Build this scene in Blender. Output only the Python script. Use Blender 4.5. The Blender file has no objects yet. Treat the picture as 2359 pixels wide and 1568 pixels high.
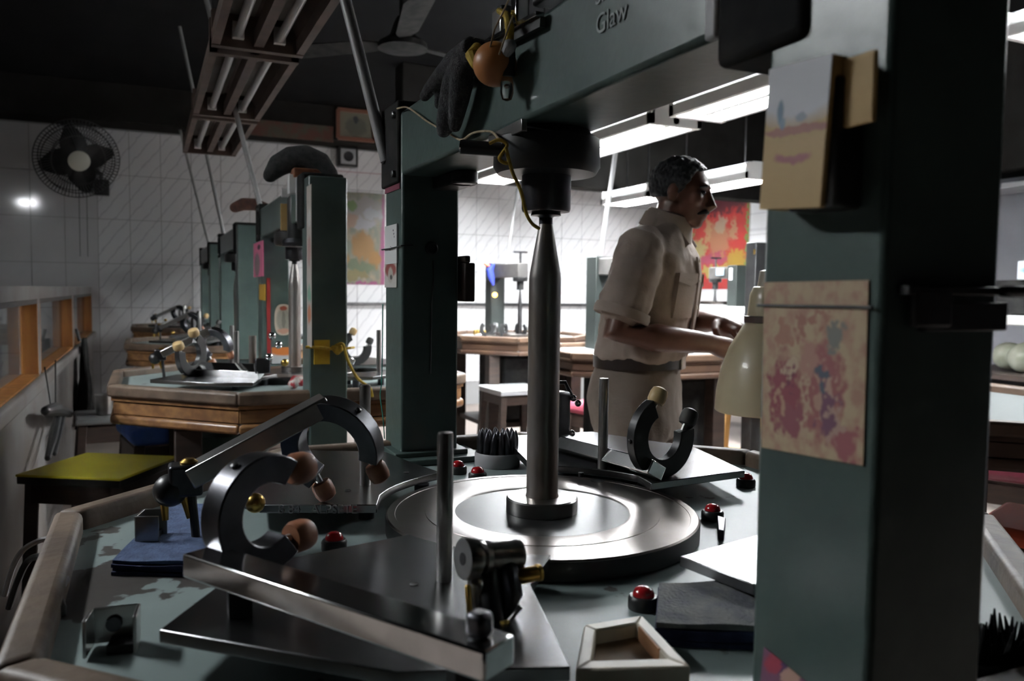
import bpy, math, random
from mathutils import Vector, Matrix
random.seed(7)
R = math.radians
S = bpy.context.scene
COL = S.collection
# ------------------------------------------------------------------ camera, world, exposure
F = 1856.0
YAW, PIT, ROL = R(24.39), R(3.45), R(.66)
EYE = Vector((0, 0, 1.24))
fw = Vector((math.sin(YAW)*math.cos(PIT), math.cos(YAW)*math.cos(PIT), -math.sin(PIT)))
_r0 = Vector((math.cos(YAW), -math.sin(YAW), 0)); _u0 = _r0.cross(fw)
rt = _r0*math.cos(ROL) + _u0*math.sin(ROL)
up = -_r0*math.sin(ROL) + _u0*math.cos(ROL)
cd = bpy.data.cameras.new('camera'); cam = bpy.data.objects.new('camera', cd); COL.objects.link(cam)
cam.matrix_world = Matrix(((rt.x, up.x, -fw.x, EYE.x), (rt.y, up.y, -fw.y, EYE.y), (rt.z, up.z, -fw.z, EYE.z), (0, 0, 0, 1)))
cd.sensor_fit = 'HORIZONTAL'; cd.sensor_width = 36; cd.lens = 36*F/2359
cd.clip_start = .02; cd.clip_end = 60
cd.dof.use_dof = True; cd.dof.focus_distance = 1.32; cd.dof.aperture_fstop = 6.3
S.camera = cam
w = bpy.data.worlds.new('world'); S.world = w; w.use_nodes = True
w.node_tree.nodes['Background'].inputs[0].default_value = (.6, .7, .8, 1)
w.node_tree.nodes['Background'].inputs[1].default_value = .02
S.view_settings.view_transform = 'Standard'; S.view_settings.look = 'None'
S.view_settings.gamma = 1; S.view_settings.use_curve_mapping = False
S.view_settings.exposure = 2.45
LAMP = 60.0         # radiance of a burning tube lamp's diffuse trough
S.cycles.max_bounces = 8; S.cycles.sample_clamp_indirect = 4.0

def at(px, py, X=None, Y=None, z=None, d=None):
    """A point of the room on the sight line through a pixel of the 2359x1568 frame, at a known plane."""
    v = fw + rt*((px-1179.5)/F) - up*((py-784)/F)
    if z is not None: t = (z-EYE.z)/v.z
    elif X is not None: t = X/v.x
    elif Y is not None: t = Y/v.y
    else: t = d
    return EYE + v*t

# ------------------------------------------------------------------ materials
MATS = {}
def mat(name, col, rough=.5, metal=0., col2=None, nscale=12, namt=.5, bump=0., bscale=60, emit=None, estr=1., alpha=1, trans=0, coat=0, spec=.5, stretch=None, ior=1.45, detail=4):
    if name in MATS: return MATS[name]
    m = bpy.data.materials.new(name); m.use_nodes = True; nt = m.node_tree; N = nt.nodes; L = nt.links
    b = N['Principled BSDF']
    b.inputs['Base Color'].default_value = (*col, 1); b.inputs['Roughness'].default_value = rough
    b.inputs['Metallic'].default_value = metal; b.inputs['Specular IOR Level'].default_value = spec
    b.inputs['Coat Weight'].default_value = coat; b.inputs['IOR'].default_value = ior
    b.inputs['Transmission Weight'].default_value = trans; b.inputs['Alpha'].default_value = alpha
    if emit: b.inputs['Emission Color'].default_value = (*emit, 1); b.inputs['Emission Strength'].default_value = estr
    tc = N.new('ShaderNodeTexCoord'); mp = N.new('ShaderNodeMapping'); L.new(tc.outputs['Object'], mp.inputs[0])
    if stretch: mp.inputs['Scale'].default_value = stretch
    if col2:
        n = N.new('ShaderNodeTexNoise'); n.inputs['Scale'].default_value = nscale; n.inputs['Detail'].default_value = detail
        L.new(mp.outputs[0], n.inputs['Vector'])
        r = N.new('ShaderNodeValToRGB'); r.color_ramp.elements[0].position = .5-.28*namt; r.color_ramp.elements[1].position = .5+.28*namt
        r.color_ramp.elements[0].color = (*col, 1); r.color_ramp.elements[1].color = (*col2, 1)
        L.new(n.outputs['Fac'], r.inputs[0]); L.new(r.outputs[0], b.inputs['Base Color'])
    if bump:
        n2 = N.new('ShaderNodeTexNoise'); n2.inputs['Scale'].default_value = bscale; n2.inputs['Detail'].default_value = 3
        L.new(mp.outputs[0], n2.inputs['Vector'])
        bp = N.new('ShaderNodeBump'); bp.inputs['Strength'].default_value = bump; bp.inputs['Distance'].default_value = .004
        L.new(n2.outputs['Fac'], bp.inputs['Height']); L.new(bp.outputs[0], b.inputs['Normal'])
    MATS[name] = m
    return m

def print_mat(name, base, blobs, rough=.5, warp=.05, wscale=6, mottled=None):
    """A flat print: soft coloured patches laid out on the sheet's own 0..1 coordinates (UV)."""
    m = bpy.data.materials.new(name); m.use_nodes = True; nt = m.node_tree; N = nt.nodes; L = nt.links
    b = N['Principled BSDF']; b.inputs['Roughness'].default_value = rough
    tc = N.new('ShaderNodeTexCoord')
    no = N.new('ShaderNodeTexNoise'); no.inputs['Scale'].default_value = wscale; L.new(tc.outputs['UV'], no.inputs['Vector'])
    sub = N.new('ShaderNodeVectorMath'); sub.operation = 'SUBTRACT'; sub.inputs[1].default_value = (.5, .5, .5); L.new(no.outputs['Color'], sub.inputs[0])
    sc = N.new('ShaderNodeVectorMath'); sc.operation = 'SCALE'; sc.inputs['Scale'].default_value = warp*2; L.new(sub.outputs[0], sc.inputs[0])
    ad = N.new('ShaderNodeVectorMath'); ad.operation = 'ADD'; L.new(tc.outputs['UV'], ad.inputs[0]); L.new(sc.outputs[0], ad.inputs[1])
    prev = None
    def mix(fac, col):
        nonlocal prev
        x = N.new('ShaderNodeMix'); x.data_type = 'RGBA'
        L.new(fac, x.inputs[0])
        if prev is None: x.inputs[6].default_value = (*base, 1)
        else: L.new(prev, x.inputs[6])
        x.inputs[7].default_value = (*col, 1); prev = x.outputs[2]
    if mottled:
        n = N.new('ShaderNodeTexNoise'); n.inputs['Scale'].default_value = mottled[1]; n.inputs['Detail'].default_value = 5; L.new(tc.outputs['UV'], n.inputs['Vector'])
        r = N.new('ShaderNodeMapRange'); r.inputs[1].default_value = .42; r.inputs[2].default_value = .62; L.new(n.outputs['Fac'], r.inputs[0])
        mix(r.outputs[0], mottled[0])
    for (u, v, ru, rv, col) in blobs:
        s = N.new('ShaderNodeVectorMath'); s.operation = 'SUBTRACT'; s.inputs[1].default_value = (u, v, 0); L.new(ad.outputs[0], s.inputs[0])
        d = N.new('ShaderNodeVectorMath'); d.operation = 'MULTIPLY'; d.inputs[1].default_value = (1/ru, 1/rv, 0); L.new(s.outputs[0], d.inputs[0])
        ln = N.new('ShaderNodeVectorMath'); ln.operation = 'LENGTH'; L.new(d.outputs[0], ln.inputs[0])
        r = N.new('ShaderNodeMapRange'); r.inputs[1].default_value = 1.1; r.inputs[2].default_value = .8; L.new(ln.outputs['Value'], r.inputs[0])
        mix(r.outputs[0], col)
    if prev is None: b.inputs['Base Color'].default_value = (*base, 1)
    else: L.new(prev, b.inputs['Base Color'])
    return m

paint = mat('green_grey_paint', (.068, .099, .091), .32, col2=(.054, .078, .073), nscale=9, bump=.12, bscale=45, spec=.5)
paint_dk = mat('dark_green_paint', (.03, .05, .044), .38, col2=(.02, .036, .032), nscale=7, bump=.1)
black = mat('black_enamel', (.012, .012, .013), .38, col2=(.02, .02, .02), nscale=20)
blackm = mat('black_matt', (.01, .01, .0105), .85, spec=.1, col2=(.022, .021, .02), nscale=15)
steel = mat('worn_steel', (.42, .42, .41), .28, 1., col2=(.3, .29, .28), nscale=14, bump=.05, bscale=120)
steel_dk = mat('dark_oiled_steel', (.16, .16, .165), .33, 1., col2=(.1, .098, .1), nscale=10, bump=.06, bscale=80)
gunmetal = mat('blued_steel', (.09, .09, .1), .35, 1., col2=(.05, .05, .055), nscale=18)
platem = mat('plate_steel', (.3, .3, .31), .26, 1., col2=(.2, .2, .2), nscale=7, bump=.04, bscale=30, detail=6)
chrome = mat('bright_steel', (.7, .7, .7), .14, 1., col2=(.55, .55, .55), nscale=30)
rusty = mat('spindle_steel', (.42, .4, .38), .3, .75, col2=(.24, .18, .15), nscale=16, bump=.1, bscale=90, stretch=(1, 1, .25))
brass = mat('brass', (.55, .36, .1), .3, 1., col2=(.35, .22, .06), nscale=30)
wheelm = mat('wheel_iron', (.23, .21, .2), .3, 1., col2=(.15, .125, .11), nscale=6, bump=.03, bscale=50)
wheel_c = mat('wheel_centre', (.72, .71, .68), .22, 1., col2=(.55, .53, .5), nscale=5)
knobw = mat('reddish_wood_knob', (.32, .13, .06), .45, col2=(.18, .07, .04), nscale=30, bump=.1)
knobc = mat('pale_wood_knob', (.62, .45, .22), .45, col2=(.45, .3, .14), nscale=25)
wood = mat('varnished_wood', (.24, .125, .05), .35, col2=(.13, .06, .028), nscale=5, stretch=(1, 8, 8), bump=.08, coat=.2)
woodr = mat('worn_rail_wood', (.13, .09, .062), .55, col2=(.065, .043, .03), nscale=14, bump=.3, bscale=70)
woodd = mat('dark_wood', (.03, .016, .011), .55, col2=(.014, .008, .006), nscale=6, stretch=(1, 1, 6))
orange_wood = mat('orange_jamb_wood', (.36, .14, .03), .45, col2=(.2, .07, .02), nscale=4, stretch=(4, 4, .6))
yellow = mat('yellow_laminate', (.78, .66, .06), .4, col2=(.7, .58, .05), nscale=4)
whitep = mat('white_paint', (.72, .72, .7), .45, col2=(.64, .64, .63), nscale=6)
greyp = mat('grey_paint', (.36, .36, .37), .5, col2=(.28, .28, .29), nscale=6)
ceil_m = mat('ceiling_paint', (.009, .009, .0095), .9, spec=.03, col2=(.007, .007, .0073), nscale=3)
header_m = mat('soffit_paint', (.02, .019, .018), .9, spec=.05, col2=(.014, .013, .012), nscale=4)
floor_m = mat('beige_floor', (.3, .25, .22), .45, col2=(.25, .21, .185), nscale=3)
wall_g = mat('grey_wall', (.2, .2, .22), .6, col2=(.16, .16, .18), nscale=2)
wall_p = mat('panel_wall', (.5, .46, .44), .5, col2=(.44, .41, .39), nscale=3)
redplastic = mat('red_button', (.35, .01, .015), .22, coat=.5)
denim = mat('denim', (.06, .095, .19), .9, col2=(.035, .055, .12), nscale=60, bump=.5, bscale=300)
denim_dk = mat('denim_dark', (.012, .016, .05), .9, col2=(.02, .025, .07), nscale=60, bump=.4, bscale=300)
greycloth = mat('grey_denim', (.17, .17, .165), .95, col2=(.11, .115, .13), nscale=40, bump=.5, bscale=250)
cream = mat('cream_plastic', (.62, .57, .46), .4, col2=(.5, .45, .36), nscale=8)
cream_in = mat('brown_card', (.25, .17, .1), .7, col2=(.16, .11, .07), nscale=8)
lampcream = mat('cream_enamel', (.62, .54, .36), .35, col2=(.55, .46, .3), nscale=5, coat=.3)
glovem = mat('grey_knit', (.05, .05, .052), 1., col2=(.025, .025, .027), nscale=90, bump=.9, bscale=400)
furm = mat('black_wool', (.015, .015, .016), 1., col2=(.03, .03, .03), nscale=60, bump=1., bscale=300)
brownroll = mat('brown_cloth', (.09, .04, .03), .95, col2=(.05, .025, .02), nscale=40, bump=.6, bscale=200)
orangeball = mat('orange_wood_ball', (.45, .19, .06), .4, col2=(.33, .12, .04), nscale=12)
glass = mat('clear_glass', (.95, .97, .95), .03, trans=1., ior=1.45)
pane_m = mat('window_glass', (.9, .93, .93), .03, trans=1., ior=1.08)
string_m = mat('yellow_cord', (.42, .29, .03), .8, col2=(.28, .18, .02), nscale=80)
string_w = mat('pale_twine', (.45, .36, .24), .9, col2=(.3, .22, .14), nscale=80)
wire_k = mat('black_wire', (.01, .01, .01), .5)
teal = mat('teal_thread', (.02, .22, .17), .8)
white_lbl = mat('white_label', (.72, .72, .72), .5, col2=(.62, .62, .64), nscale=10)
ink = mat('ink', (.03, .03, .05), .7)
scratch_m = mat('scratched_letters', (.32, .36, .35), .6, col2=(.2, .24, .24), nscale=40)
bluecloth = mat('blue_cloth', (.02, .06, .25), .8, col2=(.012, .035, .15), nscale=10)
maroon = mat('maroon_vinyl', (.16, .025, .045), .45, col2=(.12, .02, .035), nscale=10)
pinkv = mat('pink_vinyl', (.5, .1, .15), .5)
redor = mat('orange_red_vinyl', (.75, .13, .06), .45)
bluev = mat('blue_rag', (.03, .05, .35), .8)
orangev = mat('orange_label', (.6, .17, .03), .6)
pinkl = mat('pink_label', (.65, .16, .28), .5)
yellow_lbl = mat('yellow_card', (.5, .34, .02), .6, col2=(.36, .22, .02), nscale=20)
beige_card = mat('carton_yellow', (.5, .34, .14), .6, col2=(.42, .28, .11), nscale=12)
lampframe = mat('fixture_brown', (.085, .055, .045), .7, col2=(.05, .034, .028), nscale=10)
reflector_off = mat('fixture_reflector', (.22, .215, .205), .6, col2=(.1, .07, .055), nscale=3, namt=.7)
tube_off = mat('tube_unlit', (.3, .3, .3), .3)
tube_on = mat('tube_lit', (.9, .9, .9), .4, emit=(.93, .97, 1.), estr=LAMP)
refl_on = mat('reflector_lit', (.85, .85, .85), .5, emit=(.93, .97, 1.), estr=LAMP*.35)
amber_on = mat('amber_pilot', (.9, .4, .05), .3, emit=(1., .36, .03), estr=6)
skin = mat('skin', (.14, .062, .042), .42, col2=(.105, .046, .032), nscale=14, bump=.1, bscale=90)
khaki = mat('khaki_shirt', (.36, .285, .245), .85, col2=(.31, .245, .21), nscale=12, bump=.25, bscale=180)
khaki_t = mat('khaki_trousers', (.21, .17, .14), .88, col2=(.175, .14, .115), nscale=9, bump=.25, bscale=160)
hairm = mat('dark_hair', (.008, .0075, .009), .55, col2=(.035, .035, .037), nscale=16, namt=.5, bump=.8, bscale=150, stretch=(.4, 3, 1))
leather = mat('belt_leather', (.02, .012, .01), .4)
eyew = mat('eye_dark', (.02, .015, .015), .2)

# mint table paint worn through in patches near one corner
def table_mat():
    m = mat('mint_table_paint', (.33, .4, .385), .42, bump=.08, bscale=40)
    nt = m.node_tree; N = nt.nodes; L = nt.links; b = N['Principled BSDF']
    g = N.new('ShaderNodeNewGeometry')
    n = N.new('ShaderNodeTexNoise'); n.inputs['Scale'].default_value = 16; n.inputs['Detail'].default_value = 8; L.new(g.outputs['Position'], n.inputs['Vector'])
    ds = N.new('ShaderNodeVectorMath'); ds.operation = 'DISTANCE'; ds.inputs[1].default_value = (-.05, 1.03, .905); L.new(g.outputs['Position'], ds.inputs[0])
    r1 = N.new('ShaderNodeMapRange'); r1.inputs[1].default_value = .05; r1.inputs[2].default_value = .2; r1.inputs[3].default_value = .3; r1.inputs[4].default_value = 0
    L.new(ds.outputs['Value'], r1.inputs[0])
    sm = N.new('ShaderNodeMath'); sm.operation = 'ADD'; L.new(n.outputs['Fac'], sm.inputs[0]); L.new(r1.outputs[0], sm.inputs[1])
    r2 = N.new('ShaderNodeMapRange'); r2.inputs[1].default_value = .665; r2.inputs[2].default_value = .69; L.new(sm.outputs[0], r2.inputs[0])
    n2 = N.new('ShaderNodeTexNoise'); n2.inputs['Scale'].default_value = 4; n2.inputs['Detail'].default_value = 5; L.new(g.outputs['Position'], n2.inputs['Vector'])
    c1 = N.new('ShaderNodeMix'); c1.data_type = 'RGBA'; c1.inputs[6].default_value = (.25, .305, .295, 1); c1.inputs[7].default_value = (.17, .21, .205, 1); L.new(n2.outputs['Fac'], c1.inputs[0])
    c2 = N.new('ShaderNodeMix'); c2.data_type = 'RGBA'; c2.inputs[7].default_value = (.055, .049, .045, 1); L.new(c1.outputs[2], c2.inputs[6]); L.new(r2.outputs[0], c2.inputs[0])
    L.new(c2.outputs[2], b.inputs['Base Color'])
    return m
tablem = table_mat()

def tile_mat():
    m = mat('marbled_tile', (.8, .8, .81), .16, spec=.5)
    nt = m.node_tree; N = nt.nodes; L = nt.links; b = N['Principled BSDF']
    g = N.new('ShaderNodeNewGeometry')
    wv = N.new('ShaderNodeTexWave'); wv.wave_type = 'BANDS'; wv.bands_direction = 'DIAGONAL'; wv.inputs['Scale'].default_value = 4.0
    wv.inputs['Distortion'].default_value = 1.6; wv.inputs['Detail'].default_value = 3; wv.inputs['Detail Scale'].default_value = 3.
    mp = N.new('ShaderNodeMapping'); mp.inputs['Scale'].default_value = (-1.3, 0, 1); L.new(g.outputs['Position'], mp.inputs[0]); L.new(mp.outputs[0], wv.inputs['Vector'])
    r = N.new('ShaderNodeValToRGB'); r.color_ramp.elements[0].position = .0; r.color_ramp.elements[1].position = .075
    r.color_ramp.elements[0].color = (.54, .54, .56, 1); r.color_ramp.elements[1].color = (.7, .7, .71, 1)
    L.new(wv.outputs['Fac'], r.inputs[0]); L.new(r.outputs[0], b.inputs['Base Color'])
    return m
tile_marble = tile_mat()
tile_plain = mat('plain_tile', (.6, .6, .61), .07, col2=(.56, .56, .57), nscale=3, spec=.6)
grout = mat('grout', (.3, .3, .3), .8)

# ------------------------------------------------------------------ mesh building
class MB:
    def __init__(s): s.v = []; s.f = []; s.uv = None
    def add(s, vs, fs):
        o = len(s.v); s.v += [Vector(p) for p in vs]; s.f += [tuple(i+o for i in q) for q in fs]; return s
    def box(s, c, sz, rz=0, M=None):
        c = Vector(c); h = [x/2 for x in sz]
        M = M or Matrix.Rotation(rz, 3, 'Z')
        vs = [c + M @ Vector((sx*h[0], sy*h[1], sz_*h[2])) for sz_ in (-1, 1) for sy in (-1, 1) for sx in (-1, 1)]
        return s.add(vs, [(0, 2, 3, 1), (4, 5, 7, 6), (0, 1, 5, 4), (1, 3, 7, 5), (3, 2, 6, 7), (2, 0, 4, 6)])
    def prism(s, poly, z0, z1):
        n = len(poly); a = sum(poly[i][0]*poly[(i+1) % n][1]-poly[(i+1) % n][0]*poly[i][1] for i in range(n))
        if a < 0: poly = poly[::-1]
        return s.add([(p[0], p[1], z0) for p in poly]+[(p[0], p[1], z1) for p in poly],
                     [tuple(range(n-1, -1, -1)), tuple(range(n, 2*n))]+[(i, (i+1) % n, n+(i+1) % n, n+i) for i in range(n)])
    def rings(s, rs, caps=True):
        n = len(rs[0]); vs = [p for r in rs for p in r]; fs = []
        for k in range(len(rs)-1):
            for i in range(n):
                j = (i+1) % n; fs.append((k*n+i, k*n+j, (k+1)*n+j, (k+1)*n+i))
        if caps: fs += [tuple(range(n-1, -1, -1)), tuple(range((len(rs)-1)*n, len(rs)*n))]
        return s.add(vs, fs)
    def tube(s, pts, r, n=12, caps=True, rounded=False):
        pts = [Vector(p) for p in pts]; m = len(pts)
        rad = list(r) if isinstance(r, (list, tuple)) else [r]*m
        if rounded:
            a = (pts[1]-pts[0]).normalized(); b = (pts[-1]-pts[-2]).normalized()
            P0, P1 = pts[0], pts[-1]; r0, r1 = rad[0], rad[-1]
            pre = [(P0-a*r0*math.sin(t), r0*math.cos(t)) for t in (R(80), R(50), R(25))]
            post = [(P1+b*r1*math.sin(t), r1*math.cos(t)) for t in (R(25), R(50), R(80))]
            pts = [p for p, _ in pre]+pts+[p for p, _ in post]; rad = [q for _, q in pre]+rad+[q for _, q in post]; m = len(pts)
        t0 = (pts[1]-pts[0]).normalized(); ref = Vector((0, 0, 1)) if abs(t0.z) < .9 else Vector((1, 0, 0))
        nx = ref.cross(t0).normalized(); out = []
        for k in range(m):
            t = (pts[min(k+1, m-1)]-pts[max(k-1, 0)]).normalized()
            nx = (nx - t*nx.dot(t)).normalized(); ny = t.cross(nx)
            out.append([pts[k]+(nx*math.cos(2*math.pi*i/n)+ny*math.sin(2*math.pi*i/n))*rad[k] for i in range(n)])
        return s.rings(out, caps)
    def lathe(s, prof, c=(0, 0, 0), n=48, axis=None):
        """profile [(r, h)...] around an axis through c (default Z)"""
        c = Vector(c); ax = Vector(axis).normalized() if axis else Vector((0, 0, 1))
        ref = Vector((1, 0, 0)) if abs(ax.x) < .9 else Vector((0, 1, 0))
        e1 = (ref-ax*ref.dot(ax)).normalized(); e2 = ax.cross(e1)
        return s.rings([[c+ax*h+(e1*math.cos(2*math.pi*i/n)+e2*math.sin(2*math.pi*i/n))*max(r, 1e-5) for i in range(n)] for r, h in prof], True)
    def ball(s, c, r, n=16, m=10, M=None):
        c = Vector(c); r = r if isinstance(r, (tuple, list)) else (r, r, r); rs = []
        for k in range(m+1):
            t = R(-88)+R(176)*k/m
            rr = []
            for i in range(n):
                a = 2*math.pi*i/n; p = Vector((math.cos(t)*math.cos(a)*r[0], math.cos(t)*math.sin(a)*r[1], math.sin(t)*r[2]))
                rr.append(c+(M @ p if M else p))
            rs.append(rr)
        return s.rings(rs)
    def bar(s, p0, p1, wd, th, upv=(0, 0, 1)):
        """straight rectangular bar: wd across, th along upv"""
        p0 = Vector(p0); p1 = Vector(p1); t = (p1-p0).normalized(); u = Vector(upv); u = (u-t*u.dot(t)).normalized(); sd = t.cross(u)
        return s.rings([[p+sd*a*wd/2+u*b*th/2 for a, b in ((-1, -1), (1, -1), (1, 1), (-1, 1))] for p in (p0, p1)])
    def sheet(s, o, eu, ev, th=.001):
        """thin rectangular sheet with UVs, o = lower left corner, eu / ev edge vectors"""
        o, eu, ev = Vector(o), Vector(eu), Vector(ev); nn = eu.cross(ev).normalized()*th
        k = len(s.v)
        s.add([o, o+eu, o+eu+ev, o+ev, o+nn, o+eu+nn, o+eu+ev+nn, o+ev+nn], [(3, 2, 1, 0), (4, 5, 6, 7), (0, 1, 5, 4), (1, 2, 6, 5), (2, 3, 7, 6), (3, 0, 4, 7)])
        if s.uv is None: s.uv = {}
        for i, q in enumerate(((0, 0), (1, 0), (1, 1), (0, 1))*2): s.uv[k+i] = q
        return s

WORLD = {}
def origin_of(o): return WORLD.get(o.name, Vector((0, 0, 0)))
def tag(o, label=None, cat=None, group=None, kind=None):
    if label: o['label'] = label
    if cat: o['category'] = cat
    if group: o['group'] = group
    if kind: o['kind'] = kind
    return o
def thing(name, loc, label, cat, group=None):
    o = bpy.data.objects.new(name, None); o.empty_display_size = .05; COL.objects.link(o)
    o.location = Vector(loc); WORLD[o.name] = Vector(loc)
    return tag(o, label, cat, group)
def build(mb, name, m, parent=None, bevel=0, seg=2, smooth=35, label=None, cat=None, group=None, kind=None, remesh=0, subsurf=0):
    zs = [p.z for p in mb.v]; n = len(mb.v)
    o_ = Vector((sum(p.x for p in mb.v)/n, sum(p.y for p in mb.v)/n, min(zs)))
    me = bpy.data.meshes.new(name); me.from_pydata([p-o_ for p in mb.v], [], mb.f); me.materials.append(m)
    if mb.uv:
        ul = me.uv_layers.new(name='UVMap')
        for lp in me.loops: ul.data[lp.index].uv = mb.uv.get(lp.vertex_index, (0, 0))
    me.shade_smooth()
    if smooth: me.set_sharp_from_angle(angle=R(smooth))
    ob = bpy.data.objects.new(name, me); COL.objects.link(ob); WORLD[ob.name] = o_
    if parent: ob.parent = parent; ob.location = o_-origin_of(parent)
    else: ob.location = o_
    if remesh:
        md = ob.modifiers.new('remesh', 'REMESH'); md.mode = 'VOXEL'; md.voxel_size = remesh; md.use_smooth_shade = True
        sm = ob.modifiers.new('smooth', 'SMOOTH'); sm.factor = .5; sm.iterations = 5
    if bevel:
        b = ob.modifiers.new('bevel', 'BEVEL'); b.width = bevel; b.segments = seg; b.limit_method = 'ANGLE'; b.angle_limit = R(40); b.harden_normals = False
    if subsurf:
        sb = ob.modifiers.new('subsurf', 'SUBSURF'); sb.levels = subsurf; sb.render_levels = subsurf
    return tag(ob, label, cat, group, kind)
def struct(mb, name, m, **k): return build(mb, name, m, kind='structure', **k)
def copy_tree(o, off=None, parent=None, label=None, group=None, rz=None):
    c = o.copy(); COL.objects.link(c); c.parent = parent
    base = origin_of(o)
    if off is not None: c.location = o.location+Vector(off); WORLD[c.name] = base+Vector(off)
    if rz is not None: c.rotation_euler = (0, 0, rz)
    if label: c['label'] = label
    if group: c['group'] = group
    for ch in [x for x in list(bpy.data.objects) if x.parent == o]: copy_tree(ch, None, c)
    return c
def text(body, size, o, eu, ev, m, name, parent, ext=.0006):
    cu = bpy.data.curves.new(name, 'FONT'); cu.body = body; cu.size = size; cu.extrude = ext
    tmp = bpy.data.objects.new(name, cu); COL.objects.link(tmp); bpy.context.view_layer.update()
    me = bpy.data.meshes.new_from_object(tmp.evaluated_get(bpy.context.evaluated_depsgraph_get())); bpy.data.objects.remove(tmp)
    me.materials.clear(); me.materials.append(m)
    eu = Vector(eu).normalized(); ev = Vector(ev); ev = (ev-eu*ev.dot(eu)).normalized(); en = eu.cross(ev)
    ob = bpy.data.objects.new(name, me); COL.objects.link(ob); ob.parent = parent
    O = Vector(o)-origin_of(parent)
    ob.matrix_local = Matrix(((eu.x, ev.x, en.x, O.x), (eu.y, ev.y, en.y, O.y), (eu.z, ev.z, en.z, O.z), (0, 0, 0, 1)))
    ob['kind'] = 'stuff'
    return ob

# ------------------------------------------------------------------ the setting
YB, XL, XR, YF, ZC = 8.2, -4.0, 5.7, -2.5, 3.0
struct(MB().box(((XL+XR)/2, (YB+YF)/2, -.05), (XR-XL+.4, YB-YF+.4, .1)), 'floor', floor_m)
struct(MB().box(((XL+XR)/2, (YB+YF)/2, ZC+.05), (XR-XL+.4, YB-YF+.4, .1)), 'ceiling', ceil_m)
wb = struct(MB().box(((XL+XR)/2, YB+.11, ZC/2), (XR-XL+.4, .2, ZC)), 'wall_back', grout)
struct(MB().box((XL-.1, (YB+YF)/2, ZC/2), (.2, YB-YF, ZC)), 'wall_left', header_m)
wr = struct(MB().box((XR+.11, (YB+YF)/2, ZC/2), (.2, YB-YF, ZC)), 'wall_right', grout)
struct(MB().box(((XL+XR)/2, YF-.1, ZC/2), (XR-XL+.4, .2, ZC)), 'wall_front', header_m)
# wall tiles, each its own piece
TW, TH = .262, .40
tm = MB().box((0, 0, 0), (TW-.005, .012, TH-.005)); me_t = None
def tile_mesh(mm, nm):
    me = bpy.data.meshes.new(nm); me.from_pydata(tm.v, [], tm.f); me.materials.append(mm); return me
me_m, me_p = tile_mesh(tile_marble, 'tile_marbled'), tile_mesh(tile_plain, 'tile_plain')
X0 = -.391
def tile(x, y, z, me, parent, rz=0):
    o = bpy.data.objects.new('tile', me); COL.objects.link(o); o.parent = parent
    o.location = Vector((x, y, z))-origin_of(parent); o.rotation_euler = (0, 0, rz)
ks = range(-9, 24)
for k in ks:
    for j in range(-1, 5):
        tile(X0+(k+.5)*TW, YB+.004, .655+(j+.5)*TH, me_p if k < 0 else me_m, wb)
y = YB-TW/2
while y > 5.2:
    for j in range(-1, 4): tile(XR+.004, y, .655+(j+.5)*TH, me_m, wr, R(90))
    y -= TW
struct(MB().box((XR-.01, 1.4, 1.3), (.03, 7.4, 2.6)), 'wall_panel_right', wall_g)
# dark soffit bands above the tiles
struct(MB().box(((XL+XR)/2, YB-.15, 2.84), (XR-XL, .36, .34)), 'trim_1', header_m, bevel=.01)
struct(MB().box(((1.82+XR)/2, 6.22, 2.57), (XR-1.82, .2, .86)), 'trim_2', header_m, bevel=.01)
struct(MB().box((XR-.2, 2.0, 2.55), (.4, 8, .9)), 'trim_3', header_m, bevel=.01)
struct(MB().box(((1.6+XR)/2, YB-.02, 1.1), (XR-1.6, .03, .03)), 'trim_5', steel_dk)

part_m = mat('partition_paint', (.19, .183, .18), .5, col2=(.14, .118, .108), nscale=3)
# low partition with glazed openings on the left
XP = -.45
pt = struct(MB().box((XP-.04, 4.6, .41), (.08, 7.2, .82)).box((XP-.04, 4.6, 1.212), (.08, 7.2, .058)).box((XP-.04, 1.05, .99), (.08, .1, .4))
            .box((XP-.04, 2.25, .99), (.08, .1, .4)).box((XP-.04, 4.24, .99), (.08, .09, .4)).box((XP-.04, 6.1, .99), (.08, .1, .4)).box((XP-.04, 8.15, .99), (.08, .1, .4)), 'wall_partition', part_m)
struct(MB().box((XP+.012, 4.6, .81), (.035, 7.2, .06)), 'trim_6', part_m, bevel=.012)
for i, (y0, y1) in enumerate(((1.1, 2.2), (2.3, 4.195), (4.285, 6.05), (6.15, 8.1))):
    wnd = struct(MB().box((XP-.06, (y0+y1)/2, 1.0), (.006, y1-y0, .34)), 'window_%d' % (i+1), pane_m)
    build(MB().box((XP-.035, y1-.012, 1.0), (.07, .024, .36)), 'wood_jamb', orange_wood, wnd)
    build(MB().box((XP-.035, y0+.012, 1.0), (.07, .024, .36)), 'wood_jamb', orange_wood, wnd)
    build(MB().box((XP-.035, (y0+y1)/2, .835), (.075, y1-y0, .022)), 'wood_sill', orange_wood, wnd)
    build(MB().box((XP-.035, (y0+y1)/2, 1.172), (.07, y1-y0, .02)), 'head_rail', woodd, wnd)

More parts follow.
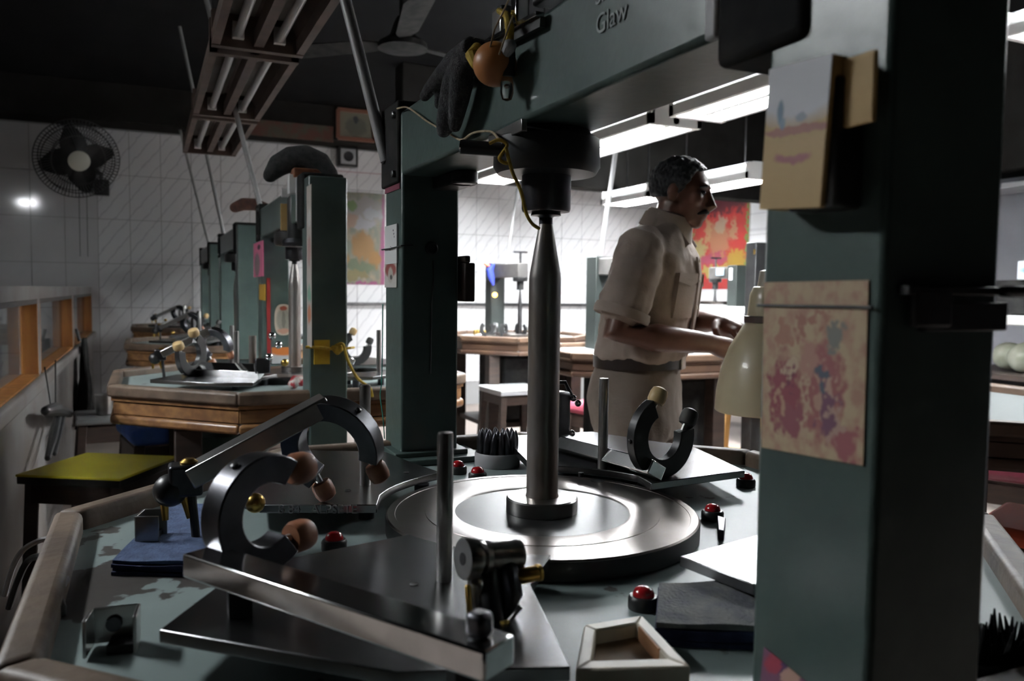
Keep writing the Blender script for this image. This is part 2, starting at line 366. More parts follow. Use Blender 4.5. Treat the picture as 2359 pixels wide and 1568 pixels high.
# ------------------------------------------------------------------ tube-light fixtures hung over the bench rows
def fixture(xc, y0, y1, lit, label, z=2.0, wd=.28, group=None):
    t = thing('tube_light', (xc, (y0+y1)/2, z), label, 'ceiling light', group)
    h = wd/2; b = MB()
    b.box((xc, (y0+y1)/2, z+.105), (wd*.6, y1-y0, .012))
    for s in (-1, 1):
        b.bar((xc+s*(h-.012), y0, z+.02), (xc+s*(h-.012), y1, z+.02), .024, .045)
        b.bar((xc+s*h*.8, y0, z+.07), (xc+s*h*.8, y1, z+.07), .008, .09, (s*.55, 0, -1))
    b.box((xc, y0+.015, z+.05), (wd, .03, .11)).box((xc, y1-.015, z+.05), (wd, .03, .11)).box((xc, (y0+y1)/2, z+.03), (.03, y1-y0, .05))
    build(b, 'housing', whitep if lit else lampframe, t)  # white on burning ones: the frame's overexposure is put into its colour
    for s in (-1, 1):
        build(MB().box((xc+s*h*.46, (y0+y1)/2, z+.092), (h*.72, (y1-y0)*.9, .006)), 'reflector', refl_on if lit else reflector_off, t)
        tb = build(MB().tube([(xc+s*h*.45, y0+.05, z+.035), (xc+s*h*.45, y1-.05, z+.035)], .014, 12), 'tube', tube_on if lit else tube_off, t)
        for ye in (y0+.04, y1-.04): build(MB().box((xc+s*h*.45, ye, z+.045), (.035, .025, .05)), 'lamp_holder', whitep, tb)
    for yy in (y0+.2, y1-.2):
        build(MB().tube([(xc, yy, z+.1), (xc, yy, ZC)], .006, 8), 'suspension_rod', steel_dk, t)
    return t
g_off = 'unlit tube lights over the left bench row'
fixture(.335, 1.62, 2.74, False, 'unlit brown tube light nearest to the top edge, left row', group=g_off)
fixture(.335, 2.80, 3.84, False, 'unlit brown tube light in the middle of the left row', group=g_off)
fixture(.335, 3.90, 4.92, False, 'unlit brown tube light farthest away in the left row', group=g_off)
g_on = 'burning tube lights over the right bench rows'
fixture(3.72, 1.46, 2.52, True, 'burning tube light at the upper right corner beside the black post', z=2.43, group=g_on)
fixture(2.19, 2.2, 2.92, True, 'burning tube light just left of the near post carton', group=g_on)
fixture(2.19, 3.06, 4.12, True, 'burning tube light above and left of the man\'s head', group=g_on)
fixture(2.19, 4.22, 5.28, True, 'burning tube light seen between bracket and spindle housing', group=g_on)
fixture(3.72, 4.2, 5.26, True, 'burning tube light right of the man\'s face', group=g_on)
fixture(3.72, 5.36, 6.08, True, 'burning tube light far behind the man\'s neck', group=g_on)
for xw, nm in ((2.9, 'left'), (4.6, 'right')):  # two lamps added out of view behind the soffit to brighten the wall
    fixture(xw, 6.5, 7.25, True, 'added unseen tube light brightening the back wall, the %s one of two' % nm, z=2.38, group='unseen tube lights added to brighten the back wall')
fixture(-1.62, 1.75, 2.85, True, 'burning tube light of the aisle beyond the partition', z=2.48)

# ------------------------------------------------------------------ polishing benches of the left row
CX, CY, AP = .49, 1.0, .61
GX, GH = .506, .0583
SPY = 1.007
PITCH = 2.09
TZ = .905
def octo(cx, cy, a, start=0):
    rr = a/math.cos(R(22.5))
    return [(cx+rr*math.cos(R(22.5+45*k)), cy+rr*math.sin(R(22.5+45*k))) for k in range(8)]
def ring_piece(cx, cy, a_out, a_in, k):
    o, i = octo(cx, cy, a_out), octo(cx, cy, a_in)
    return [o[k], o[(k+1) % 8], i[(k+1) % 8], i[k]]
def bench(cx, cy, ap, label, group, top=tablem, motor=True, wr_=None, wa_=None, case=False):
    wr_, wa_ = wr_ or woodr, wa_ or wood
    t = thing('polishing_bench', (cx, cy, 0), label, 'workbench', group)
    build(MB().prism(octo(cx, cy, ap-.03), TZ-.03, TZ), 'tabletop', top, t)
    for k in range(8):
        build(MB().prism(ring_piece(cx, cy, ap, ap-.036, k), TZ-.012, TZ+.028), 'edge_rail', wr_, t, bevel=.009, seg=3)
        build(MB().prism(ring_piece(cx, cy, ap-.012, ap-.05, k), TZ-.024, TZ-.013), 'fillet_strip', wa_, t)
        build(MB().prism(ring_piece(cx, cy, ap-.018, ap-.045, k), TZ-.068, TZ-.025), 'apron_board', wa_, t, bevel=.004)
        build(MB().prism(ring_piece(cx, cy, ap-.008, ap-.05, k), TZ-.1, TZ-.069), 'lower_moulding', wa_, t, bevel=.01, seg=3)
    for sx in (-1, 1):
        for sy in (-1, 1):
            build(MB().box((cx+sx*ap*.62, cy+sy*ap*.62, .4), (.08, .08, .8)), 'leg', woodd, t, bevel=.004)
    build(MB().box((cx, cy, .3), (ap*1.3, ap*1.2, .03)), 'lower_shelf', woodd, t)
    if case: build(MB().box((cx+.05, cy-.05, .55), (ap*1.05, ap*.9, .46)), 'motor_case', blackm, t, bevel=.02)
    if motor:
        m_ = build(MB().lathe([(.06, .32), (.15, .32), (.155, .36), (.155, .66), (.13, .72), (.06, .74), (.03, .87)], (cx-.24, cy, 0), 32), 'drive_motor', paint_dk, t)
        build(MB().box((cx-.24, cy-.19, .5), (.1, .06, .12)), 'terminal_box', black, m_, bevel=.006)
    return t
g_b = 'octagonal polishing benches in the left row'
bench1 = bench(CX, CY, AP, 'foreground octagonal polishing bench with mint painted top and worn wooden rail', g_b)
def column_bolts(mb, pts, ax, r=.006, l=.006):
    for p in pts: mb.lathe([(r, 0), (r, l), (r*.7, l*1.2)], p, 6, ax)
    return mb
def gantry(label):
    t = thing('gantry_frame', (GX, SPY, 0), label, 'machine frame', 'green steel gantries over the left row benches')
    yL, yR = 1.563, .447
    zb, zt = 1.4605, 1.583
    build(MB().box((GX, yL, (TZ+.012+zt-.004)/2), (2*GH, 2*GH, zt-.004-TZ-.012)), 'far_post', paint, t, bevel=.005)
    build(MB().box((GX, yL, TZ+.006), (.2, .21, .012)).box((GX, yL, TZ+.016), (.15, .15, .01)), 'base_plate', paint, t, bevel=.002)
    build(MB().box((GX, yR, zt/2-.05), (2*GH, 2*GH, zt+.1)), 'near_post', paint, t, bevel=.005)
    build(MB().box((GX, (yL+yR)/2, (zb+zt)/2), (2*GH-.001, yL-yR-.02, zt-zb)), 'beam', paint, t, bevel=.007, seg=3)
    fl = build(MB().box((GX, yL+.012, (zb+zt)/2+.004), (2*GH+.012, .12, zt-zb+.035)), 'end_flange', blackm, t, bevel=.004)
    build(column_bolts(MB(), [(GX-GH-.006, yL+dy, z) for dy in (-.03,) for z in (zb+.005, zt-.005)], (-1, 0, 0), .007), 'bolt', steel_dk, fl)
    ya, yb = at(1852, 60, X=.442).y, at(1650, 60, X=.442).y
    zf = at(1760, 118, X=.442).z
    nf = build(MB().box((GX, (ya+yb)/2, (zf+zt+.02)/2), (2*GH+.014, yb-ya, zt+.02-zf)), 'near_flange', blackm, t, bevel=.008, seg=3)
    build(MB().box((GX-GH-.004, yb+.006, (zb+zt)/2+.006), (.008, .016, zt-zb+.02)), 'flange_lip', greyp, nf, bevel=.003)
    build(MB().box((GX+.03, yL-.1, zb-.012), (.05, .12, .024)).lathe([(.025, -.012), (.025, .012)], (GX+.03, yL-.16, zb-.012), 20), 'gusset_plate', black, t, bevel=.003)
    # bearing block and quill under the beam
    bb = build(MB().lathe([(.058, 1.462), (.062, 1.455), (.073, 1.448), (.074, 1.412), (.068, 1.402), (.03, 1.4)], (GX, SPY, 0), 40), 'bearing_flange', black, t)
    build(MB().lathe([(.034, 1.404), (.034, 1.355), (.0325, 1.351), (.02, 1.35), (.021, 1.346), (.012, 1.345), (.0095, 1.343), (.0095, 1.334)], (GX, SPY, 0), 40), 'quill', gunmetal, t)
    return t
gan1 = gantry('green grey steel gantry with two square posts and beam, in the foreground')

def wheel(label):
    t = thing('polishing_scaife', (GX, SPY, TZ), label, 'polishing wheel', 'cast iron polishing wheels')
    rr = .2185; z = .933
    build(MB().lathe([(.04, z-.026), (.1, z-.026), (rr-.012, z-.026), (rr-.002, z-.022), (rr, z-.018), (rr, z-.002), (rr-.002, z), (rr-.012, z), (rr-.0125, z-.0006), (.165, z-.0006), (.1645, z), (.128, z), (.124, z-.001), (.119, z-.0035), (.05, z-.0035)], (GX, SPY, 0), 96), 'disc', wheelm, t)
    build(MB().lathe([(rr-.02, z-.0262), (rr+.0004, z-.025), (rr+.0008, z-.004), (rr-.0005, z-.0015)], (GX, SPY, 0), 96), 'rim_band', black, t)
    build(MB().lathe([(.118, z-.006), (.118, z-.0028), (.04, z-.0025)], (GX, SPY, 0), 72), 'centre_plate', wheel_c, t)
    build(MB().lathe([(.048, z-.003), (.0505, z-.001), (.0505, z+.017), (.0485, z+.019), (.02, z+.0195)], (GX, SPY, 0), 48), 'hub_collar', steel, t)
    build(MB().lathe([(.0235, z+.015), (.0235, z+.02), (.0223, z+.024), (.0223, 1.258), (.0215, 1.266), (.0095, 1.334), (.008, 1.345)], (GX, SPY, 0), 40), 'spindle_shaft', rusty, t)
    return t
wh1 = wheel('polished iron wheel with tall pointed steel spindle on the foreground bench')

def arc_pts(r, a0, a1, n=14): return [(GX+r*math.cos(R(a0+(a1-a0)*k/n)), SPY+r*math.sin(R(a0+(a1-a0)*k/n))) for k in range(n+1)]
PZ = .945
def pxy(px, py, z=PZ): p = at(px, py, z=z); return (p.x, p.y)
def plate(poly, name_label, rod, group='steel tang plates around the wheel', txt=None):
    cx = sum(p[0] for p in poly)/len(poly); cy = sum(p[1] for p in poly)/len(poly)
    t = thing('tang_plate', (cx, cy, TZ), name_label, 'steel plate', group)
    build(MB().prism(poly, PZ-.012, PZ), 'plate', platem, t, bevel=.0012)
    for k in range(3):
        a = 2*math.pi*k/3; build(MB().tube([(cx+.07*math.cos(a), cy+.07*math.sin(a), TZ), (cx+.07*math.cos(a), cy+.07*math.sin(a), PZ-.012)], .012, 12), 'stand_off', gunmetal, t)
    if rod: build(MB().lathe([(.0083, PZ-.004), (.0083, PZ+.15), (.0075, PZ+.1525), (.003, PZ+.153)], (rod[0], rod[1], 0), 20), 'guide_rod', steel, t)
    hs = build(MB().lathe([(.0045, PZ-.006), (.0045, PZ+.0007), (.003, PZ+.0004)], (cx+.055, cy+.035, 0), 12).lathe([(.0045, PZ-.006), (.0045, PZ+.0007), (.003, PZ+.0004)], (cx-.06, cy-.05, 0), 12), 'screw_hole', black, t)
    return t
def pol(p): return math.degrees(math.atan2(p[1]-SPY, p[0]-GX))
a_l, a_r = pxy(868, 1162), pxy(1004, 1101)
pA = [pxy(560, 1152), pxy(600, 1162), a_l]+arc_pts(.234, 150, 108)+[pxy(948, 1064), pxy(888, 1040), pxy(675, 1036), pxy(560, 1088)]
rA = pxy(841, 1116); plA = plate(pA, 'dark steel plate at the far left of the wheel, with upright rod', rA)
pB = [pxy(1716, 1083), pxy(1602, 1030)]+[(.86, 1.48), (.66, 1.50)]+arc_pts(.234, 68, 22)+[pxy(1500, 1112)]
rB = pxy(1388, 1078); plB = plate(pB, 'bright steel plate at the far right of the wheel, with upright rod', rB)
pC = [pxy(366, 1450), (.172, .59), pxy(1315, 1535), pxy(1222, 1345)]+arc_pts(.234, 246, 200)+[pxy(560, 1305)]
rC = pxy(1024, 1336); plC = plate(pC, 'large steel plate at the front edge under the near tang, with upright rod', rC)
pD = [pxy(1566, 1280), pxy(1735, 1345), (.70, .60), (.80, .68), (.83, .80), pxy(1740, 1232)]
plD = plate(pD, 'steel plate half hidden behind the near post', (.76, .75))

# push buttons let into the table
def button(px, py, label):
    p = at(px, py, z=TZ)
    t = thing('push_button', p, label, 'button', 'red push buttons on the mint table')
    build(MB().lathe([(.016, 0), (.0165, .002), (.0165, .011), (.0145, .014), (.01, .0145)], p, 28), 'bezel', black, t)
    build(MB().lathe([(.0118, .012), (.0115, .017), (.009, .0215), (.005, .0235), (.001, .024)], p, 24), 'dome', redplastic, t)
    return t
button(770, 1266, 'red push button between the reddish knob and the wheel')
bt2 = button(1641, 1196, 'red push button at the right edge of the wheel, beside a chip of slate')
button(1482, 1400, 'red push button in front of the wheel, beside the grey cloth')
button(1055, 1090, 'red push button behind the wheel, left of the two')
button(1100, 1105, 'red push button behind the wheel, right of the two')
button(1718, 1120, 'red push button partly behind the near post')

# pot with dop points
pc = at(1160, 1078, z=TZ)+Vector((0, .03, 0))
pot = build(MB().lathe([(.043, 0), (.044, .003), (.044, .024), (.042, .027), (.04, .02), (.0, .018)], pc, 40), 'dop_pot', greyp, label='round grey pot full of pointed dops behind the wheel', cat='pot')
dm = MB().lathe([(.006, 0), (.0068, .002), (.0068, .03), (.0062, .034), (.003, .045), (.0012, .048), (.0005, .049)], (0, 0, 0), 14)
dop0 = None
spots = [(0, 0)]+[(.015*math.cos(2*math.pi*k/6), .015*math.sin(2*math.pi*k/6)) for k in range(6)]+[(.0325*math.cos(2*math.pi*k/14), .0325*math.sin(2*math.pi*k/14)) for k in range(14)]
for k, (dx, dy) in enumerate(spots):
    lean = random.uniform(-.08, .08)
    if dop0 is None:
        dop0 = build(dm, 'dop', gunmetal, label='bullet shaped dark steel dop standing in the round grey pot', cat='dop', group='dops in the grey pot'); o = dop0
    else: o = dop0.copy(); COL.objects.link(o)
    o.location = pc+Vector((dx, dy, .019+random.uniform(0, .004))); o.rotation_euler = (lean, random.uniform(-.08, .08), 0)

# ------------------------------------------------------------------ tangs
def tang(name_label, p0, p1, e1, bw=.03, bt=.03, knob=knobw, Ro=.07, Ri=.042, th=.018, barm=steel, ringm=gunmetal, over=.02, group='steel tangs with two knobbed feet', kr=.0145, knob2=None, shift=0, lift=0, rn=None):
    p0, p1 = Vector(p0), Vector(p1); n = (p1-p0).normalized(); e1 = Vector(e1); e1 = (e1-n*e1.dot(n)).normalized(); e2 = n.cross(e1)
    t = thing('tang', p0, name_label, 'tang', group)
    build(MB().bar(p0-n*over, p1, bw, bt, e1), 'bar', barm, t, bevel=.002)
    if rn is not None:
        n = Vector(rn); n = (n-e1*n.dot(e1)).normalized(); e2 = n.cross(e1)
    c = p0+e1*(Ro-bt/2+shift)+e2*lift
    b = MB(); rs = []
    for k in range(25):
        a = R(52+(308-52)*k/24); d = e1*math.cos(a)+e2*math.sin(a)
        rs.append([c+d*Ri-n*th/2, c+d*Ro-n*th/2, c+d*Ro+n*th/2, c+d*Ri+n*th/2])
    b.rings(rs); ring = build(b, 'crescent', ringm, t, bevel=.0015)
    mid = (Ro+Ri)/2
    for s, km in ((1, knob), (-1, knob2 or knob)):
        a = R(52); q = c+(e1*math.cos(a)+e2*math.sin(a)*s)*mid
        build(MB().tube([q-e1*.004, q+e1*.016], .005, 10), 'stem', steel, t)
        build(MB().lathe([(.004, .008), (kr*.85, .009), (kr, .014), (kr, .026), (kr*.86, .033), (kr*.4, .0365), (.001, .037)], q, 20, e1), 'knob', km, t)
        build(MB().lathe([(.004, 0), (.004, .003), (.002, .004)], c+(e1*math.cos(R(120))+e2*math.sin(R(120))*s)*Ro, 8, e1*math.cos(R(120))+e2*math.sin(R(120))*s), 'set_screw', black, ring)
    return t, (p1-p0).normalized(), e1, e2
Z = Vector((0, 0, 1))
# A: in use position, far left plate
A0, A1 = at(722, 945, z=1.078), at(436, 1098, z=1.0)
tA, n, e1, e2 = tang('steel tang standing on its two knobbed feet on the far left plate', A0, A1, -Z, .045, .026, Ro=.069, Ri=.043, th=.03, rn=(-.66, -.75, 0), ringm=gunmetal, barm=steel)
q = A1
build(MB().box(q+n*.005, (.04, .035, .04), 0), 'head_block', gunmetal, tA, bevel=.004)
build(MB().ball(q+n*.025+Vector((0, 0, -.004)), .021), 'ball_joint', black, tA)
build(MB().lathe([(.011, .013), (.011, .02), (.006, .024)], q, 16), 'lock_nut', brass, tA)
for dx in (-.012, .012):
    build(MB().tube([q+n*.02+Vector((dx, 0, -.018)), q+n*.016+Vector((dx*1.2, -.004, -.045))], [.0055, .004], 10), 'brass_prong', brass, tA)
build(MB().tube([q+n*.006+Vector((.008, -.004, -.02)), q+Vector((.008, -.006, TZ+.002-q.z))], .0055, 10), 'dop_pin', black, tA)
# B: upside down on the far right plate
B0, B1 = at(1494, 1078, z=.962), at(1272, 1018, z=.962)
B1 = B0+(B1-B0)*1.0
tB, n, e1, e2 = tang('upturned steel tang with black crescent and worn cork feet, right of the spindle', B0, B1, Z*.8+Vector((.85, -.2, 0))*.55, .034, .024, knob2=knobc, knob=mat('dark_knob', (.05, .045, .04), .6, col2=(.03, .03, .03)), Ro=.067, Ri=.036, th=.018, barm=chrome, ringm=black)
build(MB().box(B1+Z*.055+n*(-.02), (.036, .03, .085), R(20)), 'head_block', steel_dk, tB, bevel=.007, seg=3)
build(MB().tube([B1+Vector((-.03, 0, .09)), B1+Vector((-.02, 0, .112)), B1+Vector((.02, -.01, .112)), B1+Vector((.035, -.01, .085))], .004, 10), 'handle_loop', gunmetal, tB)
for dx, dz in ((.03, .02), (.0, .012), (.03, .0), (.032, .085), (.042, .075)):
    build(MB().ball(B1+Vector((dx-.005, -.03, dz)), .0065, 12, 8), 'ball_nut', chrome, tB)
# C: in front, lying on its side
C0, C1 = at(478, 1296, z=.988), at(1152, 1516, z=.988)
tC, n, e1, e2 = tang('large steel tang lying across the front plate, wooden knobs to the left', C0, C1, Vector((.84, .54, .0)), .022, .036, Ro=.058, Ri=.031, th=.028, over=.012, kr=.0165, barm=chrome, ringm=gunmetal, lift=.034, shift=.02, rn=(.9, -.44, 0))
for f_ in (.12, .9):
    build(MB().box(C0.lerp(C1, f_)+Vector((.005, .01, -.029)), (.02, .02, .032)), 'rest_foot', black, tC)
hd = C1-n*.018+e1*.0
build(MB().box(hd+Z*.02, (.016, .016, .018), R(30)), 'head_block', gunmetal, tC, bevel=.004)
cA, cB = at(1066, 1287, d=.735), at(1194, 1277, d=.765)
ax = (cB-cA); ln = ax.length
cyl = build(MB().lathe([(.006, 0), (.0182, 0), (.0192, .0017), (.0192, .012), (.013, .0135), (.013, .017), (.0165, .019), (.0165, .024), (.013, .0258), (.0138, .0285), (.0138, ln-.006), (.0148, ln-.004), (.0148, ln), (.004, ln)], cA, 32, ax), 'clamp_cylinder', steel, tC)
build(MB().lathe([(.0058, -.0004), (.0058, .004)], cA, 20, ax), 'bore', black, cyl)
kb = at(1196, 1328, d=.75); ke = at(1244, 1318, d=.76)
build(MB().lathe([(.005, -.004), (.0073, 0), (.0073, (ke-kb).length-.004), (.0083, (ke-kb).length-.003), (.008, (ke-kb).length), (.002, (ke-kb).length)], kb, 20, ke-kb), 'brass_knob', brass, tC)
build(MB().tube([at(1128, 1310, d=.745), at(1124, 1370, d=.735), at(1136, 1440, d=.73), at(1145, 1490, d=.73)], [.009, .012, .011, .01], 14, rounded=True), 'swivel_body', black, tC)
build(MB().tube([at(1170, 1315, d=.75), at(1176, 1370, d=.745), at(1168, 1410, d=.74)], [.011, .012, .006], 14, rounded=True), 'clamp_jaw', gunmetal, tC)
build(MB().tube([at(1098, 1345, d=.735), at(1100, 1380, d=.735), at(1106, 1400, d=.735)], [.009, .01, .007], 12, rounded=True), 'side_lug', steel, tC)
build(MB().tube([at(1078, 1352, d=.72), at(1084, 1432, d=.715)], .0028, 10, rounded=True), 'brass_pin', brass, tC)
build(MB().tube([at(1163, 1428, d=.722), at(1168, 1468, d=.718)], [.005, .004], 10), 'brass_bush', brass, tC)
build(MB().tube([at(1172, 1430, d=.722), at(1200, 1396, d=.725)], .0026, 8), 'lock_pin', steel, tC)
build(MB().lathe([(.002, -.001), (.0085, -.001), (.0085, .004), (.003, .005)], at(1068, 1528, d=.70), 20, at(1068, 1524, d=.66)-at(1068, 1524, d=.7)), 'cap_screw', black, tC)
build(MB().ball(at(588, 1158, d=1.01), .0125, 14, 8), 'brass_foot', brass, tA)

# ------------------------------------------------------------------ things lying on the foreground bench
def fold(poly, z0, layers, m1, m2, name, label, cat, h=.0045):
    cx = sum(p[0] for p in poly)/len(poly); cy = sum(p[1] for p in poly)/len(poly)
    t = thing(name, (cx, cy, z0), label, cat)
    for k in range(layers):
        s = 1-.02*(k % 2); pl = [(cx+(x-cx)*s, cy+(y-cy)*s) for x, y in poly]
        # subdivided top so the cloth undulates a little
        b = MB(); n = len(pl); zz = z0+k*h
        N = 10; g = []
        for i in range(N+1):
            row = []
            for j in range(N+1):
                u, v = i/N, j/N
                p = [(1-u)*(1-v)*pl[0][a]+u*(1-v)*pl[1][a]+u*v*pl[2][a]+(1-u)*v*pl[3][a] for a in (0, 1)]
                row.append((p[0], p[1], math.sin(u*7+k)*.0009+math.sin(v*9+2*k)*.0009))
            g.append(row)
        vs = [(x, y, zz+.0005+max(0, w_)*.2) for r_ in g for x, y, w_ in r_]+[(x, y, zz+h+w_) for r_ in g for x, y, w_ in r_]
        M_ = (N+1)**2; fs = []
        for i in range(N):
            for j in range(N):
                a = i*(N+1)+j; q_ = (a, a+1, a+N+2, a+N+1)
                fs.append(q_); fs.append(tuple(M_+x for x in q_[::-1]))
        for i in range(N):
            for a, b2 in ((i, i+1), (N*(N+1)+i+1, N*(N+1)+i), ((i+1)*(N+1), i*(N+1)), (i*(N+1)+N, (i+1)*(N+1)+N)):
                fs.append((b2, a, M_+a, M_+b2))
        b.add(vs, fs)
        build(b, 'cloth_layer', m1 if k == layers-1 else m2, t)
    return t
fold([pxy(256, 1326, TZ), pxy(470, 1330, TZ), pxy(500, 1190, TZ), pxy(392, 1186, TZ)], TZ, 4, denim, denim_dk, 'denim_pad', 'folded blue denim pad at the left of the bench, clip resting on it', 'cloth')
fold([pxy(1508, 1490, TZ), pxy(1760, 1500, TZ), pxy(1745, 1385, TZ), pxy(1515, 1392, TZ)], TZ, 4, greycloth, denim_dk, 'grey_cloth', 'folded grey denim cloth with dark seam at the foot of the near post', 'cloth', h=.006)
def clip(px, py, z0, rz, label, s=1.):
    p = at(px, py, z=z0); t = thing('steel_clip', p, label, 'clip', 'bent steel clips on the table')
    c, sn = math.cos(rz), math.sin(rz)
    def L(x, y, z): return p+Vector((c*x-sn*y, sn*x+c*y, z))*s
    b = MB()
    rs = []
    for x, y in ((-.02, -.012), (-.02, .012), (.0, .014), (.02, .012), (.02, -.012)): pass
    b.bar(L(-.018, -.014, .017), L(-.018, .014, .017), .003, .034)
    b.bar(L(-.018, .014, .017), L(.016, .016, .017), .003, .034)
    b.bar(L(.016, .016, .017), L(.018, -.012, .017), .003, .034)
    build(b, 'bent_strap', steel, t, bevel=.0006)
    build(MB().lathe([(.007, -.002), (.007, .0035), (.003, .0036)], L(-.002, .013, .018), 16, Vector((sn, -c, 0))), 'round_boss', gunmetal, t)
    build(MB().box(L(.006, .002, .004), (.02*s, .018*s, .008*s), rz), 'foot', black, t, bevel=.001)
    return t
clip(352, 1240, TZ+.016, R(70), 'bent steel clip standing on the blue denim pad')
clip(262, 1500, TZ, R(-10), 'bent steel clip on the mint paint at lower left', 1.15)
lt = thing('rail_latch', at(118, 1400, z=TZ), 'small black latch screwed beside the left rail', 'latch')
build(MB().box(at(110, 1395, z=TZ+.006), (.03, .05, .012), R(10)), 'body', black, lt, bevel=.002)
build(MB().tube([at(95, 1415, z=TZ+.014), at(150, 1335, z=TZ+.014)], .005, 10, rounded=True), 'bolt_rod', steel_dk, lt)
build(MB().tube([at(84, 1432, z=TZ+.01), at(100, 1405, z=TZ+.01)], .011, 10, rounded=True), 'knob', black, lt)
# cream tray
tp = [pxy(1325, 1600, TZ), pxy(1590, 1592, TZ), pxy(1478, 1466, TZ), pxy(1345, 1490, TZ)]
tr = thing('plastic_tray', (*[sum(p[a] for p in tp)/4 for a in (0, 1)], TZ), 'cream plastic tray with brown card inside, at the bottom edge', 'tray')
cx_, cy_ = [sum(p[a] for p in tp)/4 for a in (0, 1)]
ins = [(cx_+(x-cx_)*.68, cy_+(y-cy_)*.68) for x, y in tp]
b = MB(); o4 = tp; n4 = 4
b.prism(tp, TZ, TZ+.004)
for k in range(4): b.prism([tp[k], tp[(k+1) % 4], ins[(k+1) % 4], ins[k]], TZ, TZ+.022)
build(b, 'tray_body', cream, tr, bevel=.003)
build(MB().prism(ins, TZ+.004, TZ+.008), 'card_lining', cream_in, tr)
e0, e1_ = Vector((*ins[2], TZ+.008)), Vector((*ins[1], TZ+.008))
build(MB().bar(e0.lerp(e1_, .1)+Z*.006, e0.lerp(e1_, .75)+Z*.006, .002, .016), 'card_flap', mat('tan_card', (.4, .2, .1), .7), tr)
# slate chip beside the right button
build(MB().prism([pxy(1652, 1180, TZ+.018), pxy(1672, 1186, TZ+.018), pxy(1668, 1215, TZ+.018), pxy(1655, 1212, TZ+.018)], TZ, TZ+.014), 'slate_chip', gunmetal, label='small dark metal chip leaning by the right red button', cat='metal chip', bevel=.001)
# black scrubbing brush at lower right
bp_ = at(2330, 1560, z=TZ)
bs = thing('bristle_brush', bp_, 'black brush with jagged stiff bristles at the lower right corner', 'brush')
build(MB().box(bp_+Vector((.02, -.02, .012)), (.2, .05, .024), R(-24)), 'stock', black, bs, bevel=.006)
b = MB()
for k in range(22):
    for r_ in range(3):
        q = bp_+Vector((math.cos(R(-24))*(-.085+k*.0082), math.sin(R(-24))*(-.085+k*.0082), .022))+Vector((.02, -.02+r_*.014-.014, 0))
        b.tube([q, q+Vector((random.uniform(-.006, .006), random.uniform(-.006, .006), .022+.018*abs(math.sin(k*1.25))))], [.0055, .0008], 6)
build(b, 'bristles', blackm, bs, kind='stuff')

# ------------------------------------------------------------------ the other benches of the left row (copies)
ORD = {1: 'second', 2: 'third', 3: 'farthest'}
for k in (1, 2, 3):
    off = (0, PITCH*k, 0); w_ = ORD[k]
    copy_tree(bench1, off, label='%s octagonal wooden polishing bench of the left row' % w_)
    copy_tree(gan1, off, label='green steel gantry with two posts on the %s bench of the left row' % w_)
    copy_tree(wh1, off, label='iron polishing wheel and spindle on the %s bench of the left row' % w_)
    for pl, nm in ((plA, 'far left'), (plB, 'far right'), (plC, 'near left'), (plD, 'near right')):
        if k < 3 or pl in (plA, plC):
            copy_tree(pl, off, label='%s steel plate on the %s bench of the left row' % (nm, w_))
copy_tree(tA, (0, PITCH, 0), label='steel tang standing on the far side of the second bench')
copy_tree(tB, (.0, PITCH, 0), label='upturned tang on the right side of the second bench')
for k in (2, 3):
    copy_tree(tB, (-.42, PITCH*k-.12, 0), label='upturned crescent tang at the left side of the %s bench' % ORD[k])
    copy_tree(tA, (.02, PITCH*k, 0), label='steel tang standing on its feet on the %s bench' % ORD[k])
T2a, T2b = at(452, 850, z=.966), at(604, 856, z=.966)
t2, n, e1, e2 = tang('upturned tang with two cream knobs on the second bench', T2a, T2b, Vector((-.35, -.1, .6)), .05, .03, knob=knobc, kr=.018, Ro=.075, Ri=.04, ringm=black, barm=chrome)
build(MB().box(T2b+Z*.02, (.05, .04, .05)), 'head_block', gunmetal, t2, bevel=.005)
build(MB().tube([T2b+Vector((-.03, 0, .03)), T2b+Vector((-.03, 0, .12))], .012, 12), 'dop_post', rusty, t2)
for dx, dz in ((.02, .05), (.05, .09), (.07, .03), (.03, .12)):
    build(MB().ball(T2b+Vector((dx, -.02, dz)), .013, 12, 8), 'ball_nut', brass if dz < .04 else chrome, t2)
'''small pot of coloured pins near the post'''
rp = at(682, 895, z=TZ)
rb = thing('rag_ball', rp, 'small red and white crumpled rag by the second bench post', 'rag')
b = MB()
for k in range(7): b.ball(rp+Vector((random.uniform(-.02, .02), random.uniform(-.02, .02), .014+random.uniform(0, .018))), random.uniform(.012, .018), 10, 7)
build(b, 'rag', mat('rag_cloth', (.5, .45, .42), .9, col2=(.35, .04, .05), nscale=40, namt=.2), rb, remesh=.004)

